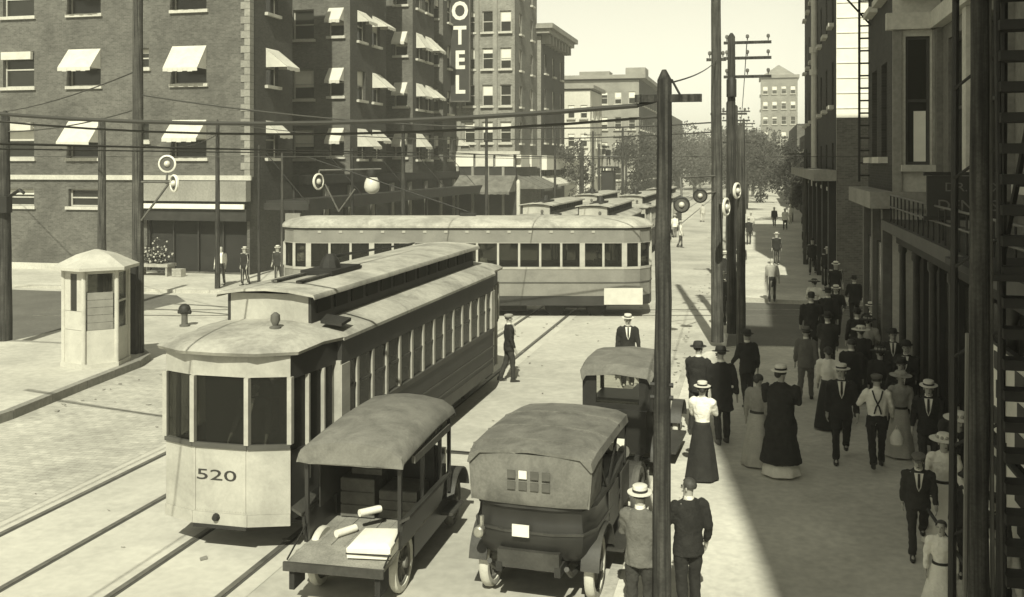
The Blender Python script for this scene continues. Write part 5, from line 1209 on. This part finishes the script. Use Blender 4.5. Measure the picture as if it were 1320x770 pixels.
person('man in grey suit walking up the shaded pavement', 1.12, 24.4, 10, 1.70, 'grey','grey','fedora','grey', stride=16, lod=1)
person('broad man in black overcoat, left of the two far walkers', 1.5, 29.5, 0, 1.86, 'black','black','bowler','felt', stride=12, lod=1, hem=.62, wide=1.15)
person('man in black with pale hat, right of the two far walkers', 2.05, 31.0, 5, 1.84, 'black','black','boater','felt', stride=14, lod=1)
person('woman in white blouse and black skirt walking away in the shade', 1.45, 21.9, 5, 1.70, 'linen','black',None,None,'woman', stride=3, lod=1)
person('man in dark suit and straw boater walking toward the camera', 1.53, 19.6, 182, 1.80, 'black','black','boater','straw', stride=18, lod=2, hem=.74)
person('bareheaded man in black walking behind the boater man', 2.0, 22.9, 0, 1.72, 'black','black',None,None, stride=14, lod=1)
p15 = person('man in white shirt with braces and dark trousers walking away', 2.12, 19.3, 0, 1.70, 'linen','black','cap','grey', stride=16, lod=2, hem=.97, arms=((30,22,50),(5,12,20)))
for s in (-1,1): MB().tube([Vector((s*.09,-.115,1.42)),Vector((s*.05,-.152,1.28)),Vector((-s*.03,-.15,1.12)),Vector((-s*.06,-.14,1.0))], (.014,.006), 6).build('braces', M['felt'], p15)
bg_ = thing('white_bag', 'white cloth bag hanging from the hand of the man in braces', 'bag', (2.47,19.38,.52)); MB().rings([[(.10*q*cos(2*PI*i/12),.07*q*sin(2*PI*i/12),z) for i in range(12)] for z,q in ((0,.5),(.04,1.1),(.16,1.2),(.26,.7),(.3,.4))]).build('sack', M['linen'], bg_, True); MB().tube([(-.03,0,.29),(-.01,0,.38),(.03,0,.29)], .008, 5).build('handle', M['linen'], bg_)
person('man in black coat and straw hat far down by the shopfronts', 3.0, 28.5, 175, 1.78, 'black','black','boater','straw', stride=12, lod=1, hem=.7)
person('man in dark suit and straw boater near the porch posts', 2.92, 18.8, 190, 1.72, 'black','char','boater','straw', stride=6, lod=2)
person('woman in pale dress beside the man in braces', 2.62, 20.1, 170, 1.60, 'lgrey','tan','wide','lgrey','woman', stride=3, lod=1, skirtm='tan')
person('woman in black dress behind the boater men', 2.5, 22.2, 10, 1.66, 'black','black','wide','felt','woman', stride=3, lod=1)
person('man in black by the dark shopfront with a pale face', 3.0, 24.2, 185, 1.74, 'black','black','fedora','felt', stride=8, lod=1)
person('boy in dark coat striding forward near the bottom right', 2.22, 15.2, 185, 1.50, 'char','char','cap','grey', stride=24, lod=2, hem=.7, lean=12)
person('woman in white dress close behind the striding boy', 2.62, 15.6, 178, 1.60, 'linen','linen','wide','straw','woman', stride=3, lod=2, skirtm='linen')
person('child in white dress nearest the bottom edge on the right', 2.16, 13.0, 185, 1.22, 'linen','linen',None,None,'woman', stride=3, lod=2, skirtm='linen', skirt_hem=.35, hairm='bhair')
person('person in black bowler hat cut off by the bottom edge', 2.52, 11.9, 180, 1.62, 'linen','black','bowler','felt', stride=4, lod=2, hem=.95)
EX = [('man in black coat just left of the porch posts',2.75,21.0,178,'black','black','fedora','man'),('woman in black with dark hat between the walkers',2.35,24.6,0,'black','black','wide','woman'),
 ('bareheaded man in charcoal against the porch posts',3.05,17.2,170,'char','black',None,'man'),('man in black bowler close to the shop door',3.08,22.6,200,'black','char','bowler','man'),
 ('woman in grey dress by the dark shop window',2.7,26.4,15,'lgrey','char','wide','woman'),('tall man in black near the corner block',2.55,27.6,0,'black','black','bowler','man'),
 ('man in charcoal coat following the bareheaded walker',1.75,26.6,5,'char','char','fedora','man'),('man in black at the side street kerb',2.45,33.5,180,'black','black','boater','man'),
 ('woman in white waist crossing the side street',1.9,35.5,10,'linen','black','wide','woman'),('man in black crossing the side street behind her',3.3,36.8,0,'black','black','fedora','man'),
 ('man in black with felt hat right behind the striding boy',2.75,14.6,190,'black','black','fedora','man'),('woman in dark dress between the posts and the white dress',2.95,16.3,185,'black','char','wide','woman'),('boy in charcoal beside the porch posts at lower right',2.85,13.7,170,'char','char','cap','man'),
 ('motorman in dark uniform at the front windows of streetcar 520',-7.3,13.75,180,'black','black','cap','man'),('dark-coated passenger behind the motorman',-7.9,14.9,160,'char','char','fedora','man')]
for q,(l,x,y,fc,tp,lg,ht_,kd) in enumerate(EX): person(l, x, y, fc, 1.70+.02*(q%4) if 'boy' not in l else 1.4, tp, lg, ht_, 'straw' if ht_ in ('boater','wide') and q%2 else 'felt', kd, stride=(12 if kd=='man' else 3) if q<13 else 2, lod=1, z0=.13 if q<7 or 10<=q<13 else (0.005 if q<10 else .70), arms=((random.uniform(-18,22),random.uniform(6,14),random.uniform(8,55)),(random.uniform(-18,22),random.uniform(6,14),random.uniform(8,55))))
person('man in dark suit standing in the sunlit patch', 1.06, 56.2, 180, 1.76, 'black','black','boater','straw', stride=3, lod=0)
person('man in white shirt sleeves at the near edge of the sunlit patch', .6, 41.4, 0, 1.72, 'lgrey','black',None,None, stride=6, lod=0, hem=.97)
person('man in black with white collar by the drainpipe building', 3.05, 46.5, 180, 1.80, 'black','black','boater','straw', stride=8, lod=0)
person('man in black with straw hat on the side street crossing', 2.9, 39.8, 180, 1.80, 'black','black','boater','straw', stride=10, lod=0)
person('white-shirted man outside the hotel shop', -23.35, 40.9, 170, 1.76, 'linen','char',None,None, stride=6, lod=0, hem=.97, z0=.13)
person('man in dark suit right of the white-shirted man by the hotel', -22.4, 41.3, 200, 1.72, 'black','black','boater','straw', stride=6, lod=0)
person('man with white hat beside the hotel corner doorway', -21.3, 42.4, 180, 1.72, 'char','char','boater','straw', stride=6, lod=0)
person('woman in pale blouse by the hotel corner', -20.3, 42.8, 150, 1.64, 'linen','char','wide','linen','woman', stride=3, lod=0)
person('streetcar passenger in dark hat at a right-hand window of the grey car', -5.6, 36.9, 180, 1.60, 'black','black','fedora','felt', stride=2, lod=0, z0=.80)
person('streetcar passenger in white at a middle window of the grey car', -9.9, 36.0, 180, 1.58, 'linen','linen',None,None, stride=2, lod=0, z0=.80)
person('standing streetcar passenger in dark coat left of the white one', -12.5, 35.6, 90, 1.62, 'black','black','boater','straw', stride=2, lod=0, z0=.80)
FAR = [('dark-suited man by the corner poles, nearest the kerb',-1.15,35,0,'black','black','boater'),('dark-suited man beyond the corner poles',-.75,38.3,180,'black','black','fedora'),('man in black waiting past the corner poles',-1.3,43.6,20,'black','black','boater'),
 ('man in pale coat at the far corner kerb',-1.0,46.5,0,'lgrey','grey','boater'),('man in charcoal suit behind the far corner pole',-.7,49.5,180,'char','char','fedora'),
 ('white-shirted man far up the right pavement',2.3,86,180,'linen','black','boater'),('man in white suit far up the right pavement',3.0,95,180,'tan','tan','boater'),('dark man left of the distant white suits',1.5,90,0,'black','black','boater'),
 ('dark man against the far shop row',3.6,80,0,'black','black','fedora'),('pale-coated man distant by the kerb poles',-.4,78,180,'tan','char','boater'),('distant man in black by the kerb row',-.5,70,0,'black','black','boater'),
 ('dark man by the far drainpipe shops',2.9,63,0,'black','black','boater'),('man in black close to the drainpipe shop windows',2.7,52,180,'black','black','fedora'),
 ('dark man crossing among the far wagons',-6.2,70,90,'black','black','boater'),('white-shirted man crossing among the far wagons',-4.9,68,90,'linen','black','boater'),('man in black beyond the far streetcars',-5.4,63,0,'black','black','fedora'),('white-coated man beyond the far streetcars',-6.0,77,0,'linen','grey','boater'),
 ('lineman standing on the repair tower wagon',-11.9,83,180,'black','black','fedora'),('man in pale suit among the distant traffic',-5.0,98,0,'tan','tan','boater'),('dark walker in the distant roadway',-3.4,104,0,'black','black','boater'),
 ('dark man under the far hotel marquee',-18.4,60,180,'black','black','boater'),('pale man under the far hotel marquee',-18.0,66,180,'lgrey','char','boater'),('dark man by the white shop awnings',-17.9,78,0,'black','black','fedora')]
for l,x,y,fc,tp,lg,ht_ in FAR: person(l, x, y, fc+random.uniform(-15,15), random.uniform(1.66,1.82), tp, lg, ht_, 'straw' if ht_=='boater' else 'felt', stride=random.uniform(4,16), lod=0, z0=5.35 if 'lineman' in l else 0 if -17<x<-1.9 else .13)

bpy.context.view_layer.update(); dg = bpy.context.evaluated_depsgraph_get()
done = []
for o,name,parent in QUEUE:
    me = bpy.data.meshes.new_from_object(o.evaluated_get(dg)); me.name = name
    me.polygons.foreach_set('use_smooth', [True]*len(me.polygons)); done.append((o,me,name,parent))
for o,me,name,parent in done:
    raw = o.data; bpy.data.objects.remove(o); bpy.data.meshes.remove(raw); ob(name, me, parent)

# ------------------------------------------------------------------ haze
hz = bpy.data.materials.new('haze'); hz.use_nodes = True; t_ = hz.node_tree; t_.nodes.remove(t_.nodes['Principled BSDF'])
pv = t_.nodes.new('ShaderNodeVolumePrincipled'); pv.inputs['Color'].default_value = (.97,.96,.86,1); pv.inputs['Density'].default_value = .0013; pv.inputs['Anisotropy'].default_value = .0
t_.links.new(pv.outputs[0], t_.nodes['Material Output'].inputs['Volume'])
stuff(MB().box(-950,950,-70,2300,-1.1,37).build('haze', hz))
